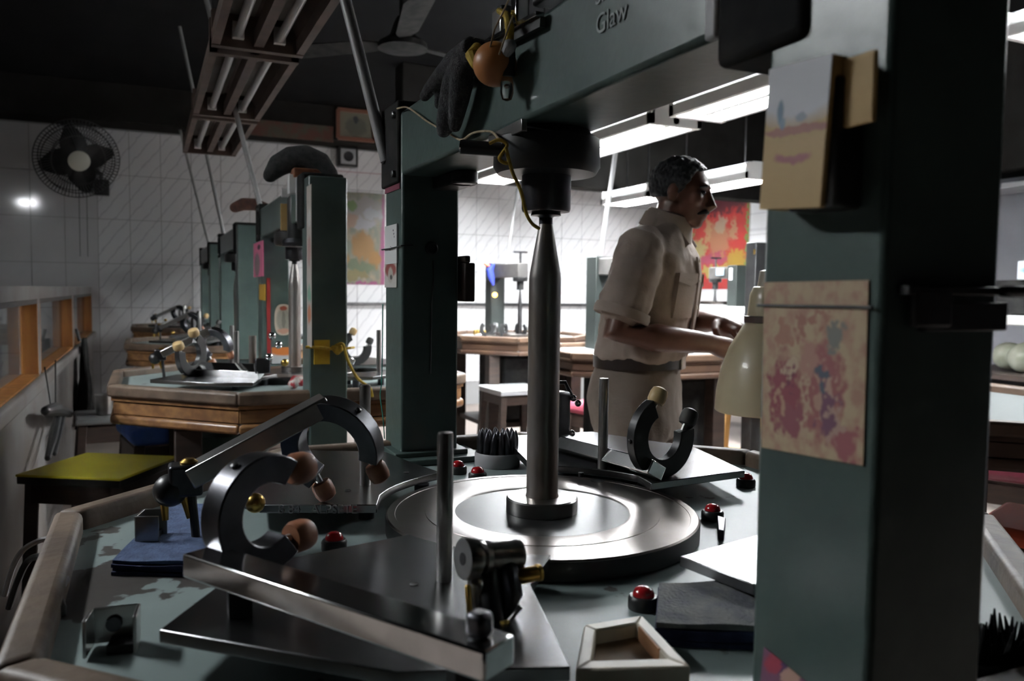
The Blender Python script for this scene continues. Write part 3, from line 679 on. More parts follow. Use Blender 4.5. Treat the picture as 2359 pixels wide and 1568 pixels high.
# ------------------------------------------------------------------ details fixed to the foreground gantry
XF = GX-GH-.0006
def on_face(px, py): return at(px, py, X=XF)
def face_sheet(px0, py0, px1, py1, m, name, parent, label=None, th=.0012, X=None, Yp=None):
    """sheet on the -X face of a post (or on a -Y face): given by its upper-left and lower-right corners"""
    if Yp is None:
        a, c = at(px0, py0, X=X or XF), at(px1, py1, X=X or XF)
        o = Vector((X or XF, a.y, c.z)); eu = Vector((0, c.y-a.y, 0))
    else:
        a, c = at(px0, py0, Y=Yp), at(px1, py1, Y=Yp)
        o = Vector((a.x, Yp, c.z)); eu = Vector((c.x-a.x, 0, 0))
    return build(MB().sheet(o, eu, (0, 0, a.z-c.z), th), name, m, parent, label=label)
deity = print_mat('faded_print', (.52, .4, .26), [(.25, .35, .17, .24, (.3, .08, .1)), (.62, .4, .2, .3, (.36, .13, .13)), (.66, .3, .1, .17, (.2, .09, .14)), (.85, .1, .12, .12, (.36, .12, .13)), (.3, .18, .14, .1, (.3, .1, .12)), (.5, .55, .1, .1, (.45, .25, .2)), (.62, .48, .05, .05, (.1, .12, .16)), (.72, .72, .07, .1, (.22, .22, .2)), (.3, .5, .08, .06, (.55, .42, .3)), (.2, .3, .05, .1, (.5, .32, .22)), (.28, .42, .07, .03, (.2, .06, .09)), (.58, .34, .04, .12, (.48, .3, .22)), (.7, .42, .05, .08, (.5, .33, .25)), (.45, .3, .03, .2, (.5, .36, .25)), (.75, .2, .05, .12, (.46, .3, .24)), (.4, .72, .05, .1, (.38, .18, .14)), (.22, .7, .07, .08, (.42, .22, .16)), (.55, .8, .1, .04, (.4, .2, .15))], .55, .16, 13, mottled=((.44, .26, .19), 9))
a, c = on_face(1762, 650), on_face(2002, 1062)
# the print's lower edge slopes: a quad
o_ = on_face(1757, 1030); lr = on_face(1990, 1072); ul = on_face(1762, 650); ur = on_face(2003, 645)
mb = MB(); mb.add([o_, lr, ur, ul]+[p+Vector((-.001, 0, 0)) for p in (o_, lr, ur, ul)], [(3, 2, 1, 0), (4, 5, 6, 7), (0, 1, 5, 4), (1, 2, 6, 5), (2, 3, 7, 6), (3, 0, 4, 7)])
mb.uv = {i: q for i, q in enumerate(((0, 0), (1, 0), (1, 1), (0, 1))*2)}
build(mb, 'paper_print', deity, gan1, label='faded beige print with reddish figures')
l0, l1 = on_face(1750, 703), on_face(2012, 708)
build(MB().tube([l0+Vector((-.002, .0, 0)), l1+Vector((-.002, -.001, 0))], .0012, 8), 'tie_string', wire_k, gan1)
low = print_mat('low_print', (.2, .08, .14), [(.25, .6, .2, .3, (.35, .05, .08)), (.5, .4, .12, .4, (.09, .04, .12)), (.6, .2, .2, .3, (.5, .3, .24))], .5, .15, 5)
p0_, p1_, p2_ = on_face(1762, 1490), on_face(1870, 1580), on_face(1752, 1580)
mb = MB().add([p2_, p1_, p0_, p2_+Vector((-.001, 0, 0)), p1_+Vector((-.001, 0, 0)), p0_+Vector((-.001, 0, 0))], [(2, 1, 0), (3, 4, 5), (0, 1, 4, 3), (1, 2, 5, 4), (2, 0, 3, 5)])
mb.uv = {0: (0, 0), 1: (1, 0), 2: (0, 1), 3: (0, 0), 4: (1, 0), 5: (0, 1)}
build(mb, 'paper_scrap', low, gan1, label='purple and red paper scrap')
# carton in its black pocket
pk = build(MB().box(((XF-.013), (on_face(1880, 330).y+on_face(1992, 330).y)/2, (on_face(1930, 200).z+on_face(1930, 488).z)/2), (.026, abs(on_face(1880, 330).y-on_face(1992, 330).y), on_face(1930, 200).z-on_face(1930, 488).z)), 'black_pocket', black, gan1, bevel=.003)
CXF = XF-.03
ca, cb = at(1766, 168, X=CXF), at(1898, 470, X=CXF)
ctn = thing('paper_carton', (CXF, (ca.y+cb.y)/2, cb.z), 'narrow white and tan paper carton tucked on the near post', 'carton')
yc, zc_, hy, hz = (ca.y+cb.y)/2, (ca.z+cb.z)/2, abs(ca.y-cb.y), ca.z-cb.z
Mx = Matrix.Rotation(R(3.5), 3, 'X')
build(MB().box((CXF+.014, yc, zc_), (.026, hy, hz), M=Mx), 'carton_body', beige_card, ctn, bevel=.0015)
cm = print_mat('carton_print', (.5, .34, .14), [(.5, .9, .9, .32, (.62, .64, .68)), (.55, .54, .6, .035, (.34, .14, .1)), (.5, .36, .3, .055, (.38, .14, .14)), (.55, .41, .38, .05, (.5, .34, .14)), (.25, .68, .06, .09, (.12, .2, .28)), (.6, .62, .1, .03, (.3, .34, .4)), (.3, .6, .05, .04, (.2, .28, .36))], .5, .03, 8)
eu = Mx @ Vector((0, -hy, 0)); ev = Mx @ Vector((0, 0, hz))
build(MB().sheet(Vector((CXF+.0005, yc, zc_))-eu/2-ev/2, eu, ev, .0008), 'printed_front', cm, ctn)
fl_ = build(MB().prism([(CXF+.01, cb.y-.002), (CXF+.01, cb.y-.028), (CXF+.014, cb.y-.028), (CXF+.014, cb.y-.002)], ca.z-.05, ca.z-.005), 'open_flap', beige_card, ctn)
# grey clamp on the dark side of the near post
YN = .447-GH-.001
q0, q1 = at(2088, 668, Y=YN), at(2318, 668, Y=YN)
cl = thing('strap_clamp', (q0+q1)/2, 'grey metal strap clamp across the dark face of the near post', 'clamp')
build(MB().box(((q0.x+q1.x)/2, YN-.006, q0.z), (q1.x-q0.x+.02, .01, .006)).box(((q0.x+q1.x)/2, YN-.005, q0.z-.018), (q1.x-q0.x-.02, .008, .02)), 'strap', black, cl, bevel=.001)
build(MB().box((q0.x+.014, YN-.008, q0.z-.012), (.036, .007, .026)), 'buckle', black, cl, bevel=.002)
build(MB().box((q1.x-.004, YN-.014, q0.z), (.04, .012, .008)), 'lever', gunmetal, cl, bevel=.003)
# labels on the far post
lab = print_mat('label_print', (.7, .7, .7), [(.72, .85, .04, .03, (.05, .05, .06)), (.76, .76, .04, .03, (.08, .08, .09)), (.8, .68, .03, .03, (.1, .1, .1)), (.6, .4, .05, .03, (.1, .1, .12)), (.45, .36, .04, .02, (.12, .12, .14)), (.5, .44, .05, .012, (.1, .1, .14))], .5, .01, 9)
face_sheet(890, 522, 917, 606, lab, 'paper_label', gan1, 'white label with small black marks', .003)
idp = print_mat('id_print', (.62, .6, .56), [(.5, .72, .5, .3, (.3, .07, .06)), (.5, .5, .22, .34, (.5, .47, .42)), (.55, .42, .1, .12, (.05, .05, .05))], .4, .05, 6)
face_sheet(888, 607, 915, 662, idp, 'photo_card', gan1, 'small card with a red and white picture', .0015)
face_sheet(888, 420, 922, 434, mat('maroon_tape', (.12, .02, .04), .5), 'tape', gan1, 'strip of maroon tape')
a, c = on_face(886, 575), on_face(926, 566)
build(MB().tube([a+Vector((-.005, .002, 0)), (a+c)/2+Vector((-.006, 0, -.002)), c+Vector((-.002, -.004, 0)), c+Vector((.02, -.006, .002))], .0015, 8), 'tie_wire', wire_k, gan1)
# bolts, keyhole ring and slot on the far post
YL = 1.563-GH-.001
build(MB().lathe([(.013, 0), (.013, .004), (.01, .006), (.01, .002), (.001, .002)], at(994, 572, Y=YL), 20, (0, -1, 0)), 'ring_boss', black, gan1)
build(MB().tube([at(998, 600, Y=YL-.001), at(999, 640, Y=YL-.003), at(994, 700, Y=YL-.002), at(992, 860, Y=YL-.002)], .0012, 6), 'hanging_wire', steel_dk, gan1)
sbx = at(1073, 640, Y=1.5)
build(MB().prism([(GX+GH, 1.53), (GX+GH+.022, 1.53), (GX+GH+.022, 1.47), (GX+GH, 1.47)], at(1070, 694, Y=1.5).z, at(1070, 606, Y=1.5).z).prism([(GX+GH, 1.53), (GX+GH+.012, 1.53), (GX+GH+.012, 1.47), (GX+GH, 1.47)], at(1070, 606, Y=1.5).z, at(1070, 590, Y=1.5).z), 'switch_box', woodd, gan1, bevel=.003)
# scratched writing on the beam
q = at(1372, 82, X=XF-.0003); e_ = at(1480, 45, X=XF-.0003)-q
text('Glaw', .03, q, (0, -1, 0), (0, 0, 1), scratch_m, 'scratched_letters', gan1, .0004)
text('S.P.I.', .028, q+Vector((0, .002, .032)), (0, -1, 0), (0, 0, 1), scratch_m, 'scratched_letters', gan1, .0004)
# handle of the bearing block, strap plate above it
h0, h1 = at(1064, 338, Y=1.03), at(1165, 346, Y=1.0)
hd = build(MB().tube([h1, h0], [.0095, .0098], 18), 'lock_handle', black, gan1)
build(MB().lathe([(.0095, 0), (.0092, .002), (.004, .003), (.001, .003)], h0, 18, h0-h1), 'bright_end', chrome, hd)
build(MB().lathe([(.019, -.012), (.019, .012), (.012, .014), (.001, .014)], h1+Vector((.012, -.005, 0)), 18, (-.4, -.9, 0)), 'clamp_boss', black, gan1)
s0, s1 = on_face(1150, 320), on_face(1215, 288)
build(MB().bar(s0+Vector((-.004, .02, 0)), s1+Vector((-.004, 0, 0)), .008, .016), 'strap_plate', steel, gan1, bevel=.001)

# ------------------------------------------------------------------ things hanging on the foreground beam
# twine along the beam
def cord(name, pts, r, m, label, cat='cord'):
    # smooth through the points
    P = [Vector(p) for p in pts]; out = []
    for i in range(len(P)-1):
        p0, p1, p2, p3 = P[max(i-1, 0)], P[i], P[i+1], P[min(i+2, len(P)-1)]
        for k in range(6):
            t = k/6; out.append(.5*((2*p1)+(p2-p0)*t+(2*p0-5*p1+4*p2-p3)*t*t+(3*p1-p0-3*p2+p3)*t*t*t))
    out.append(P[-1])
    return build(MB().tube(out, r, 8), name, m, label=label, cat=cat)
cord('twine', [at(915, 250, X=.438), at(940, 248, X=.436), at(985, 280, X=.436), at(1030, 305, X=.436), at(1062, 322, X=.43), at(1090, 306, X=.43), at(1130, 303, X=.43), at(1150, 322, X=.42)], .0016, string_w, 'thin pale twine sagging along the green beam')
cord('twisted_rope', [at(1128, 330, Y=.98), at(1150, 322, Y=.97), at(1168, 335, Y=.965), at(1150, 365, Y=.965), at(1172, 375, Y=.965), at(1165, 340, Y=.962), at(1180, 395, Y=.962), at(1200, 440, Y=.962), at(1212, 490, Y=.965), at(1226, 515, Y=.97), at(1242, 526, Y=.975)], .0024, string_m, 'yellow cord knotted at the bearing block and hanging beside the spindle')
# glove
gp = at(1085, 110, X=.42)
gl = thing('work_glove', gp, 'dark grey knitted glove hanging limp over the green beam', 'glove')
def G(px, py, X): return at(px, py, X=X)
b = MB()
b.tube([G(1120, 112, .44), G(1090, 116, .42), G(1050, 140, .415), G(1015, 175, .415), G(990, 205, .42), G(978, 222, .425)], [.012, .02, .017, .013, .011, .009], 12, rounded=True)
b.tube([G(1100, 118, .43), G(1075, 150, .42), G(1050, 190, .415), G(1038, 240, .415), G(1028, 285, .418), G(1022, 300, .42)], [.018, .02, .021, .019, .016, .012], 12, rounded=True)
b.tube([G(1085, 130, .425), G(1065, 180, .415), G(1058, 230, .416), G(1048, 290, .42)], [.016, .018, .015, .01], 12, rounded=True)
b.tube([G(1050, 150, .43), G(1020, 190, .43), G(1012, 240, .43)], [.012, .011, .009], 12, rounded=True)
build(b, 'glove_body', glovem, gl, remesh=.003)
build(MB().tube([G(1098, 112, .412), G(1088, 128, .408), G(1095, 150, .405)], [.008, .01, .006], 10, rounded=True), 'yellow_cuff', string_m, gl)
# ball, bulb, bracket, strings
bc = at(1140, 148, X=.415)
bl = thing('wooden_ball', bc, 'orange brown wooden ball tied to the beam by a string', 'ball')
build(MB().ball(bc, .0285, 28, 18), 'ball', orangeball, bl)
build(MB().tube([at(1128, 112, X=.40), at(1140, 66, X=.405), at(1172, 0, X=.41), at(1185, -25, X=.41)], .0011, 6), 'string', string_w, bl)
build(MB().tube([at(1150, 126, X=.395), at(1162, 90, X=.40), at(1182, 35, X=.405)], .0011, 6), 'string', string_w, bl)
gb = at(1168, 200, X=.425)
bu = thing('glass_bulb', gb, 'small clear glass bulb hanging beside the orange ball', 'bulb')
build(MB().lathe([(.0015, -.018), (.006, -.016), (.0085, -.008), (.0085, .004), (.006, .014), (.005, .02)], gb, 20), 'glass', glass, bu)
build(MB().lathe([(.009, .012), (.0105, .016), (.0105, .05), (.006, .056)], gb, 16), 'black_cap', black, bu)
build(MB().ball(gb, .003, 8, 6), 'filament_bead', chrome, bu)
bk = thing('clamp_bracket', at(1180, 95, X=.43), 'bright steel bracket clamped on the top of the beam', 'bracket')
m0, m1 = at(1100, 112, X=.437), at(1244, 32, X=.437)
build(MB().bar(m0, m1, .012, .006, (0, 0, 1)), 'flange_bar', chrome, bk, bevel=.001)
build(MB().bar(m0+Vector((.004, 0, -.009)), m1+Vector((.004, 0, -.009)), .008, .012, (0, 0, 1)), 'black_edge', black, bk)
build(MB().box(at(1158, 62, X=.45), (.02, .035, .05)), 'lug', steel, bk, bevel=.004)
build(MB().box(at(1198, 35, X=.45), (.02, .02, .06)), 'lug', chrome, bk, bevel=.003)
build(MB().tube([at(1150, 25, X=.43), at(1168, 35, X=.425), at(1174, 62, X=.42), at(1174, 105, X=.42)], [.004, .005, .006, .005], 10, rounded=True), 'yellow_binding', string_m, bk)
build(MB().tube([at(1174, 106, X=.42), at(1166, 122, X=.42)], [.009, .007], 10, rounded=True), 'plug', greyp, bk)
tb_ = at(1300, -6, X=.47)
build(MB().box(tb_+Vector((0, -.05, .018)), (.06, .16, .05)), 'junction_box', black, label='black junction box on top of the beam at the upper edge', cat='box', bevel=.004)

# conduits from the post tops up to the ceiling
def conduit(px0, py0, px1, py1, d, r, label, grp):
    a, b_ = at(px0, py0, d=d), at(px1, py1, d=d)
    v = b_-a; e = a+v*((ZC-a.z)/v.z)
    build(MB().tube([a, e], r, 14), 'conduit_pipe', mat('conduit_grey', (.33, .33, .33), .4, .3), label=label, cat='pipe', group=grp)
cg = 'leaning conduit pipes above the posts'
conduit(890, 372, 796, 0, 1.63, .012, 'grey conduit pipe leaning up from the foreground far post', cg)
conduit(604, 492, 486, 40, 3.55, .011, 'conduit pipe leaning up from the second bench', cg)
conduit(517, 548, 458, 270, 5.43, .011, 'conduit pipe leaning up from the third bench', cg)
conduit(482, 566, 425, 340, 7.3, .011, 'conduit pipe leaning up from the farthest left bench', cg)
conduit(1384, 588, 1418, 350, 4.9, .014, 'white conduit pipe left of the man\'s shoulder', cg)
conduit(1168, 602, 1193, 430, 6.15, .012, 'thin conduit pipe left of the tall spindle', cg)

# ------------------------------------------------------------------ things on the second bench's gantry
def off_face(k): return PITCH*k
XP2 = XF
str_m = print_mat('strip_print', (.4, .36, .33), [(.5, .2, .4, .06, (.4, .15, .08)), (.5, .33, .4, .05, (.15, .3, .22)), (.5, .6, .35, .1, (.35, .22, .2)), (.5, .8, .4, .05, (.5, .5, .48))], .5, .05, 6)
g2 = [o for o in bpy.data.objects if o.name.startswith('gantry_frame') and abs(o.location.y-(SPY+PITCH)) < .01][0]
g3 = [o for o in bpy.data.objects if o.name.startswith('gantry_frame') and abs(o.location.y-(SPY+2*PITCH)) < .01][0]
face_sheet(707, 430, 719, 800, str_m, 'paper_strip', g2, 'long strip of faded paper pictures', .001)
YN2 = .447+PITCH-GH-.001
yt = thing('yellow_card', at(741, 838, Y=YN2), 'yellow card tied by cord to the second bench post', 'card')
face_sheet(723, 783, 759, 838, yellow_lbl, 'card', yt, th=.006, Yp=YN2-.001)
cord('yellow_rope', [at(704, 799, Y=YN2-.01), at(740, 800, Y=YN2-.012), at(765, 803, Y=YN2-.012), at(775, 795, Y=YN2-.02), at(790, 792, Y=YN2-.03), at(797, 815, Y=YN2-.03), at(805, 838, Y=YN2-.02), at(825, 872, Y=YN2-.02), at(852, 893, Y=YN2-.02), at(858, 914, Y=YN2-.02)], .0045, string_m, 'yellow rope tail hanging from the second bench post', 'rope')
kn = thing('rope_knot', at(777, 805, Y=YN2-.012), 'thick yellow rope knot on the second bench post', 'knot')
b = MB()
for k in range(9): b.ball(at(777, 803, Y=YN2-.014)+Vector((random.uniform(-.012, .012), random.uniform(-.006, .004), random.uniform(-.012, .01))), random.uniform(.007, .011), 8, 6)
build(b, 'knot', string_m, kn, remesh=.003)
build(MB().tube([at(792, 803, Y=YN2-.003), at(806, 801, Y=YN2-.003), at(815, 800, Y=YN2+.05)], .004, 8), 'rope_end', string_m, kn)
YF2 = 1.563+PITCH-GH-.001
ov = print_mat('oval_print', (.5, .42, .34), [(.5, .5, .42, .4, (.28, .27, .22)), (.5, .87, .22, .08, (.3, .07, .04)), (.5, .5, .12, .3, (.18, .17, .14)), (.5, .14, .36, .08, (.5, .28, .2))], .4, .05, 6)
a, c = at(632, 700, Y=YF2), at(674, 772, Y=YF2)
mb = MB(); n_ = 28; cxx, czz, hx, hzz = (a.x+c.x)/2, (a.z+c.z)/2, (c.x-a.x)/2, (a.z-c.z)/2
rim = [(cxx+hx*math.copysign(abs(math.cos(2*math.pi*i/n_))**.7, math.cos(2*math.pi*i/n_)), czz+hzz*math.copysign(abs(math.sin(2*math.pi*i/n_))**.7, math.sin(2*math.pi*i/n_))) for i in range(n_)]
mb.add([(x, YF2-.001, z) for x, z in rim]+[(x, YF2, z) for x, z in rim], [tuple(range(n_)), tuple(range(2*n_-1, n_-1, -1))]+[(i, n_+i, n_+(i+1) % n_, (i+1) % n_) for i in range(n_)])
mb.uv = {i: ((x-cxx+hx)/(2*hx), (z-czz+hzz)/(2*hzz)) for i, (x, z) in enumerate(rim+rim)}
build(mb, 'oval_sticker', ov, g2, label='oval sticker with a grey picture')
ol = print_mat('orange_card_print', (.45, .45, .45), [(.5, .85, .7, .38, (.55, .16, .03))], .6, .02, 6)
oc = thing('orange_card', at(652, 835, Y=YF2-.02), 'orange and white card leaning at the second bench far post', 'card')
face_sheet(626, 800, 681, 836, ol, 'card', oc, th=.003, Yp=YF2-.03)
face_sheet(614, 640, 624, 835, mat('red_tape', (.25, .02, .02), .5), 'red_tape', g2, 'vertical strip of red tape', Yp=YF2)
face_sheet(586, 562, 608, 636, print_mat('pink_print', (.65, .16, .28), [(.4, .35, .3, .36, (.2, .14, .15)), (.6, .85, .16, .08, (.04, .02, .03))], .5, .01), 'pink_label', g2, 'pink bordered label', .004)
face_sheet(599, 655, 612, 692, mat('amber_label', (.45, .25, .03), .5), 'amber_label', g2, 'amber label', .004)
# woolly cap and bolster
fc = thing('wool_hat', at(690, 405, d=2.6), 'black woolly hat draped on top of the second bench beam', 'hat')
build(MB().tube([at(622, 404, d=2.62), at(640, 382, d=2.62), at(672, 366, d=2.62), at(705, 362, d=2.62), at(740, 376, d=2.62), at(762, 400, d=2.62)], [.024, .036, .042, .04, .036, .024], 16, rounded=True), 'hat_body', furm, fc, remesh=.006)
build(MB().box(at(705, 402, d=2.62), (.09, .08, .03)), 'wooden_block', knobw, fc, bevel=.004)
build(MB().box(at(675, 425, d=2.6), (.03, .04, .06)), 'white_card', whitep, fc, bevel=.002)
wr2 = thing('cloth_roll', at(575, 478, d=3.6), 'brown rolled cloth on the second bench far post', 'cloth roll')
build(MB().tube([at(541, 478, d=3.62), at(560, 470, d=3.62), at(590, 471, d=3.62), at(614, 480, d=3.62)], [.024, .029, .028, .024], 14, rounded=True), 'roll', brownroll, wr2, remesh=.006)
lc = thing('limit_switch', at(672, 530, d=2.75), 'black cylinder housing on the second bench beam', 'housing')
build(MB().lathe([(.03, -.1), (.034, -.09), (.034, .06), (.028, .07)], at(685, 500, d=2.75), 24), 'housing', black, lc)
build(MB().lathe([(.05, -.012), (.052, 0), (.045, .014)], at(685, 560, d=2.75), 24), 'lower_cup', gunmetal, lc)
build(MB().box(at(657, 500, d=2.75), (.03, .01, .09)), 'pale_tag', beige_card, lc)
build(MB().box(at(662, 444, d=2.75), (.04, .01, .03)), 'white_tag', white_lbl, lc)
cord('teal_thread', [at(882, 700, X=.43), at(881, 800, X=.43), at(879, 880, X=.43), at(876, 912, X=.43), at(882, 960, X=.43), at(886, 1010, X=.435)], .0011, teal, 'thin teal thread hanging along the far post')
text('8 84   ALPSETE', .017, Vector((*pxy(640, 1162), PZ-.0115))+Vector((0, -.002, 0)), Vector((*a_l, 0))-Vector((*pxy(600, 1162), 0)), (0, 0, 1), greyp, 'stamped_letters', plA)

# ------------------------------------------------------------------ stools
def stool(c, w_, h, rz, seat_m, leg_m, label, th=.03, group='workshop stools', edge=None, splay=.04, rounded=.012):
    c = Vector(c); t = thing('stool', (c.x, c.y, 0), label, 'stool', group)
    M = Matrix.Rotation(rz, 3, 'Z')
    build(MB().box((c.x, c.y, h-th/2), (w_, w_, th), rz), 'seat', seat_m, t, bevel=rounded, seg=3)
    if edge: build(MB().box((c.x, c.y, h-th-.012), (w_-.004, w_-.004, .026), rz), 'seat_edge', edge, t, bevel=.003)
    hw = w_/2-.035
    for sx in (-1, 1):
        for sy in (-1, 1):
            a = c+M @ Vector((sx*hw, sy*hw, 0)); b_ = c+M @ Vector((sx*(hw+splay), sy*(hw+splay), 0))
            build(MB().bar((b_.x, b_.y, 0), (a.x, a.y, h-th), .04, .04, (1, 0, 0)), 'leg', leg_m, t, bevel=.003)
    for s in (-1, 1):
        for ax in (0, 1):
            d0 = Vector((-(hw+.01), s*(hw+.01), 0)) if ax == 0 else Vector((s*(hw+.01), -(hw+.01), 0))
            d1 = Vector(((hw+.01), s*(hw+.01), 0)) if ax == 0 else Vector((s*(hw+.01), (hw+.01), 0))
            p, q = c+M @ d0, c+M @ d1
            build(MB().bar((p.x, p.y, h*.35), (q.x, q.y, h*.35), .02, .03), 'stretcher', leg_m, t)
            build(MB().bar((p.x, p.y, h-th-.05), (q.x, q.y, h-th-.05), .02, .08), 'apron', leg_m, t)
    return t
stool((-.15, 3.13, 0), .37, .62, R(-31), yellow, woodd, 'stool with yellow laminate top and black edge, lower left', .008, edge=black, splay=.02, rounded=.002)
stool((-.16, 4.55, 0), .36, .60, R(5), mat('grey_top', (.1, .1, .1), .4), woodd, 'dark wooden stool with grey top near the partition')
sb = stool((.1, 3.64, 0), .4, .69, R(10), bluecloth, woodd, 'stool with blue cushion pushed under the second bench', .07, rounded=.03)
pw = at(1172, 895, z=.6)
stool((pw.x+.08, pw.y+.1, 0), .36, .6, R(2), mat('white_laminate', (.7, .73, .72), .3), woodd, 'white topped stool left of the tall spindle', .012, edge=greyp)
pk_ = at(1385, 925, z=.5)
stool((pk_.x, pk_.y, 0), .34, .5, R(15), pinkv, woodd, 'pink stool half hidden behind the man', .08, rounded=.03)
pm = at(2345, 1045, z=.6)
stool((pm.x+.05, pm.y, 0), .4, .6, R(30), maroon, woodd, 'maroon padded stool with dark wooden legs at the right edge', .1, rounded=.035)
po = at(2375, 1215, z=.6)
stool((po.x+.12, po.y+.0, 0), .36, .6, R(20), redor, woodd, 'orange red stool just beyond the right bench rail', .05, rounded=.02)
pwd = at(1690, 905, z=.62)
stool((pwd.x+.1, pwd.y, 0), .34, .62, R(40), wood, mat('yellow_pine', (.5, .3, .1), .5, col2=(.4, .22, .07), nscale=5, stretch=(6, 6, 1)), 'pale pine stool standing behind the cream lamp')

# ------------------------------------------------------------------ benches of the right rows with single-post machines
def machine(cx, cy, z0, label, arm=(0, -1), rag=None, scale=1.):
    ax, ay = arm
    t = thing('post_grinder', (cx, cy, z0), label, 'machine', 'single post polishing machines')
    zt = z0+.55*scale
    pdk = mat('machine_dark_green', (.017, .022, .02), .45, col2=(.012, .015, .014)); adk = mat('machine_grey', (.085, .08, .075), .5, col2=(.05, .047, .045))
    build(MB().box((cx, cy, (z0+zt)/2), (.115, .115, zt-z0)), 'post', pdk, t, bevel=.004)
    L_ = .46*scale; ex, ey = cx+ax*L_, cy+ay*L_
    build(MB().box(((cx+ex)/2, (cy+ey)/2, zt-.06), (abs(ex-cx)+.09 if ax else .08, abs(ey-cy)+.09 if ay else .08, .1)), 'arm', adk, t, bevel=.005)
    build(MB().lathe([(.05, zt-.14), (.055, zt-.13), (.055, zt-.11), (.02, zt-.1)], (ex, ey, 0), 24).lathe([(.026, zt-.2), (.026, zt-.14)], (ex, ey, 0), 20), 'bearing', black, t)
    build(MB().lathe([(.016, z0+.04), (.016, zt-.32), (.006, zt-.2)], (ex, ey, 0), 20), 'spindle', steel_dk, t)
    build(MB().lathe([(.18, z0+.012), (.18, z0+.035), (.17, z0+.038), (.02, z0+.036)], (ex, ey, 0), 48), 'disc', wheelm, t)
    hw_ = build(MB().lathe([(.008, zt-.02), (.008, zt+.06), (.014, zt+.065)], (ex, ey, 0), 12), 'feed_screw', steel_dk, t)
    build(MB().tube([(ex-.05, ey, zt+.07), (ex+.05, ey, zt+.07)], .007, 8, rounded=True), 'crossbar', gunmetal, hw_)
    return t
g_r = 'wooden octagonal benches of the right rows'
R1 = (2.5, 5.45); R2 = (2.5, 3.85); R3 = (2.25, 1.72)
white_top = mat('grey_table_paint', (.4, .42, .43), .3, col2=(.33, .35, .36), nscale=5)
rw = mat('brown_rail', (.11, .065, .04), .5, col2=(.07, .04, .025), nscale=8)
ra = mat('brown_apron', (.075, .04, .022), .5, col2=(.045, .022, .014), nscale=6)
bench(*R1, .52, 'octagonal bench with single post machine, left of the tall spindle', g_r, white_top, False, rw, ra, True)
bench(*R2, .52, 'octagonal bench right behind the man', g_r, white_top, False, rw, ra, True)
bench(*R3, .52, 'octagonal bench mostly hidden behind the near post', g_r, mat('dark_table', (.09, .1, .1), .5), False, rw, ra)
m1 = machine(R1[0]-.06, R1[1]+.26, TZ, 'single post grinder left of the spindle, blue rag and amber pilot light')
rg = thing('blue_rag', at(1140, 640, d=6.1), 'blue rag with red tip hung on the far grinder', 'rag')
build(MB().tube([at(1135, 612, d=6.1), at(1128, 622, d=6.1), at(1132, 640, d=6.1), at(1136, 655, d=6.1)], [.02, .03, .028, .012], 10, rounded=True), 'cloth', bluev, rg, remesh=.006)
build(MB().tube([at(1118, 608, d=6.1), at(1126, 612, d=6.1)], [.01, .012], 8, rounded=True), 'red_tip', redor, rg)
build(MB().ball(at(1140, 679, d=6.04), .018, 14, 10), 'pilot_lamp', amber_on, m1)
m2 = machine(R2[0]-.02, R2[1]+.36, TZ, 'single post grinder hidden behind the man\'s back')
def clutter(cx, cy, z0, seed, lab):
    rnd = random.Random(seed)
    for k in range(5):
        x, y = cx+rnd.uniform(-.3, .1), cy+rnd.uniform(-.42, -.1)
        t = thing('small_tang', (x, y, z0), '%s, number %s from the left rail' % (lab, ('one', 'two', 'three', 'four', 'five')[k]), 'tang', lab)
        a = rnd.uniform(0, 6.28); d = Vector((math.cos(a), math.sin(a), 0))
        p = Vector((x, y, z0+.02))
        build(MB().bar(p, p+d*.16, .03, .02), 'bar', steel, t, bevel=.002)
        b = MB(); rs = []
        for i in range(15):
            an = R(40+280*i/14); v = Z*math.cos(an)+Vector((-d.y, d.x, 0))*math.sin(an); c_ = p+Z*.05
            rs.append([c_+v*.03-d*.008, c_+v*.055-d*.008, c_+v*.055+d*.008, c_+v*.03+d*.008])
        b.rings(rs); build(b, 'crescent', black, t)
        build(MB().lathe([(.012, 0), (.014, .02), (.008, .04)], p+d*.15, 12), 'brass_nut', brass, t)
clutter(*R1, TZ, 3, 'small tang lying on the far right row bench')
clutter(*R2, TZ, 5, 'small tang lying on the bench behind the man')

# cream work lamp on a bent arm
lp = at(1765, 945, d=2.1)
lm = thing('work_lamp', lp, 'cream bell shaped work lamp with dark collar left of the near post', 'lamp')
H = lambda py: at(1765, py, d=2.1).z
build(MB().lathe([(.128, H(948)), (.131, H(945)), (.128, H(900)), (.118, H(850)), (.098, H(800)), (.066, H(752)), (.056, H(742)), (.05, H(742)), (.06, H(755)), (.092, H(805)), (.112, H(855)), (.122, H(905)), (.124, H(948))], (lp.x, lp.y, 0), 48), 'shade', lampcream, lm)
build(MB().lathe([(.05, H(744)), (.062, H(742)), (.062, H(728)), (.05, H(726))], (lp.x, lp.y, 0), 40), 'collar', mat('brown_collar', (.05, .03, .025), .4), lm)
build(MB().lathe([(.055, H(728)), (.05, H(680)), (.042, H(662)), (.038, H(660))], (lp.x, lp.y, 0), 40), 'socket_cover', lampcream, lm)
build(MB().lathe([(.032, H(662)), (.026, H(625)), (.015, H(622))], (lp.x, lp.y, 0), 32), 'neck', cream, lm)
build(MB().tube([(lp.x, lp.y, H(628)), (lp.x+.03, lp.y, H(600)), (lp.x+.12, lp.y, H(580)), (lp.x+.25, lp.y+.0, H(620)), (lp.x+.36, lp.y+.02, 1.1), (lp.x+.44, lp.y+.04, TZ+.03)], .009, 12), 'bent_arm', steel_dk, lm)
build(MB().lathe([(.05, TZ+.03), (.05, TZ+.042), (.015, TZ+.05)], (lp.x+.44, lp.y+.04, 0), 24), 'foot_plate', black, lm)

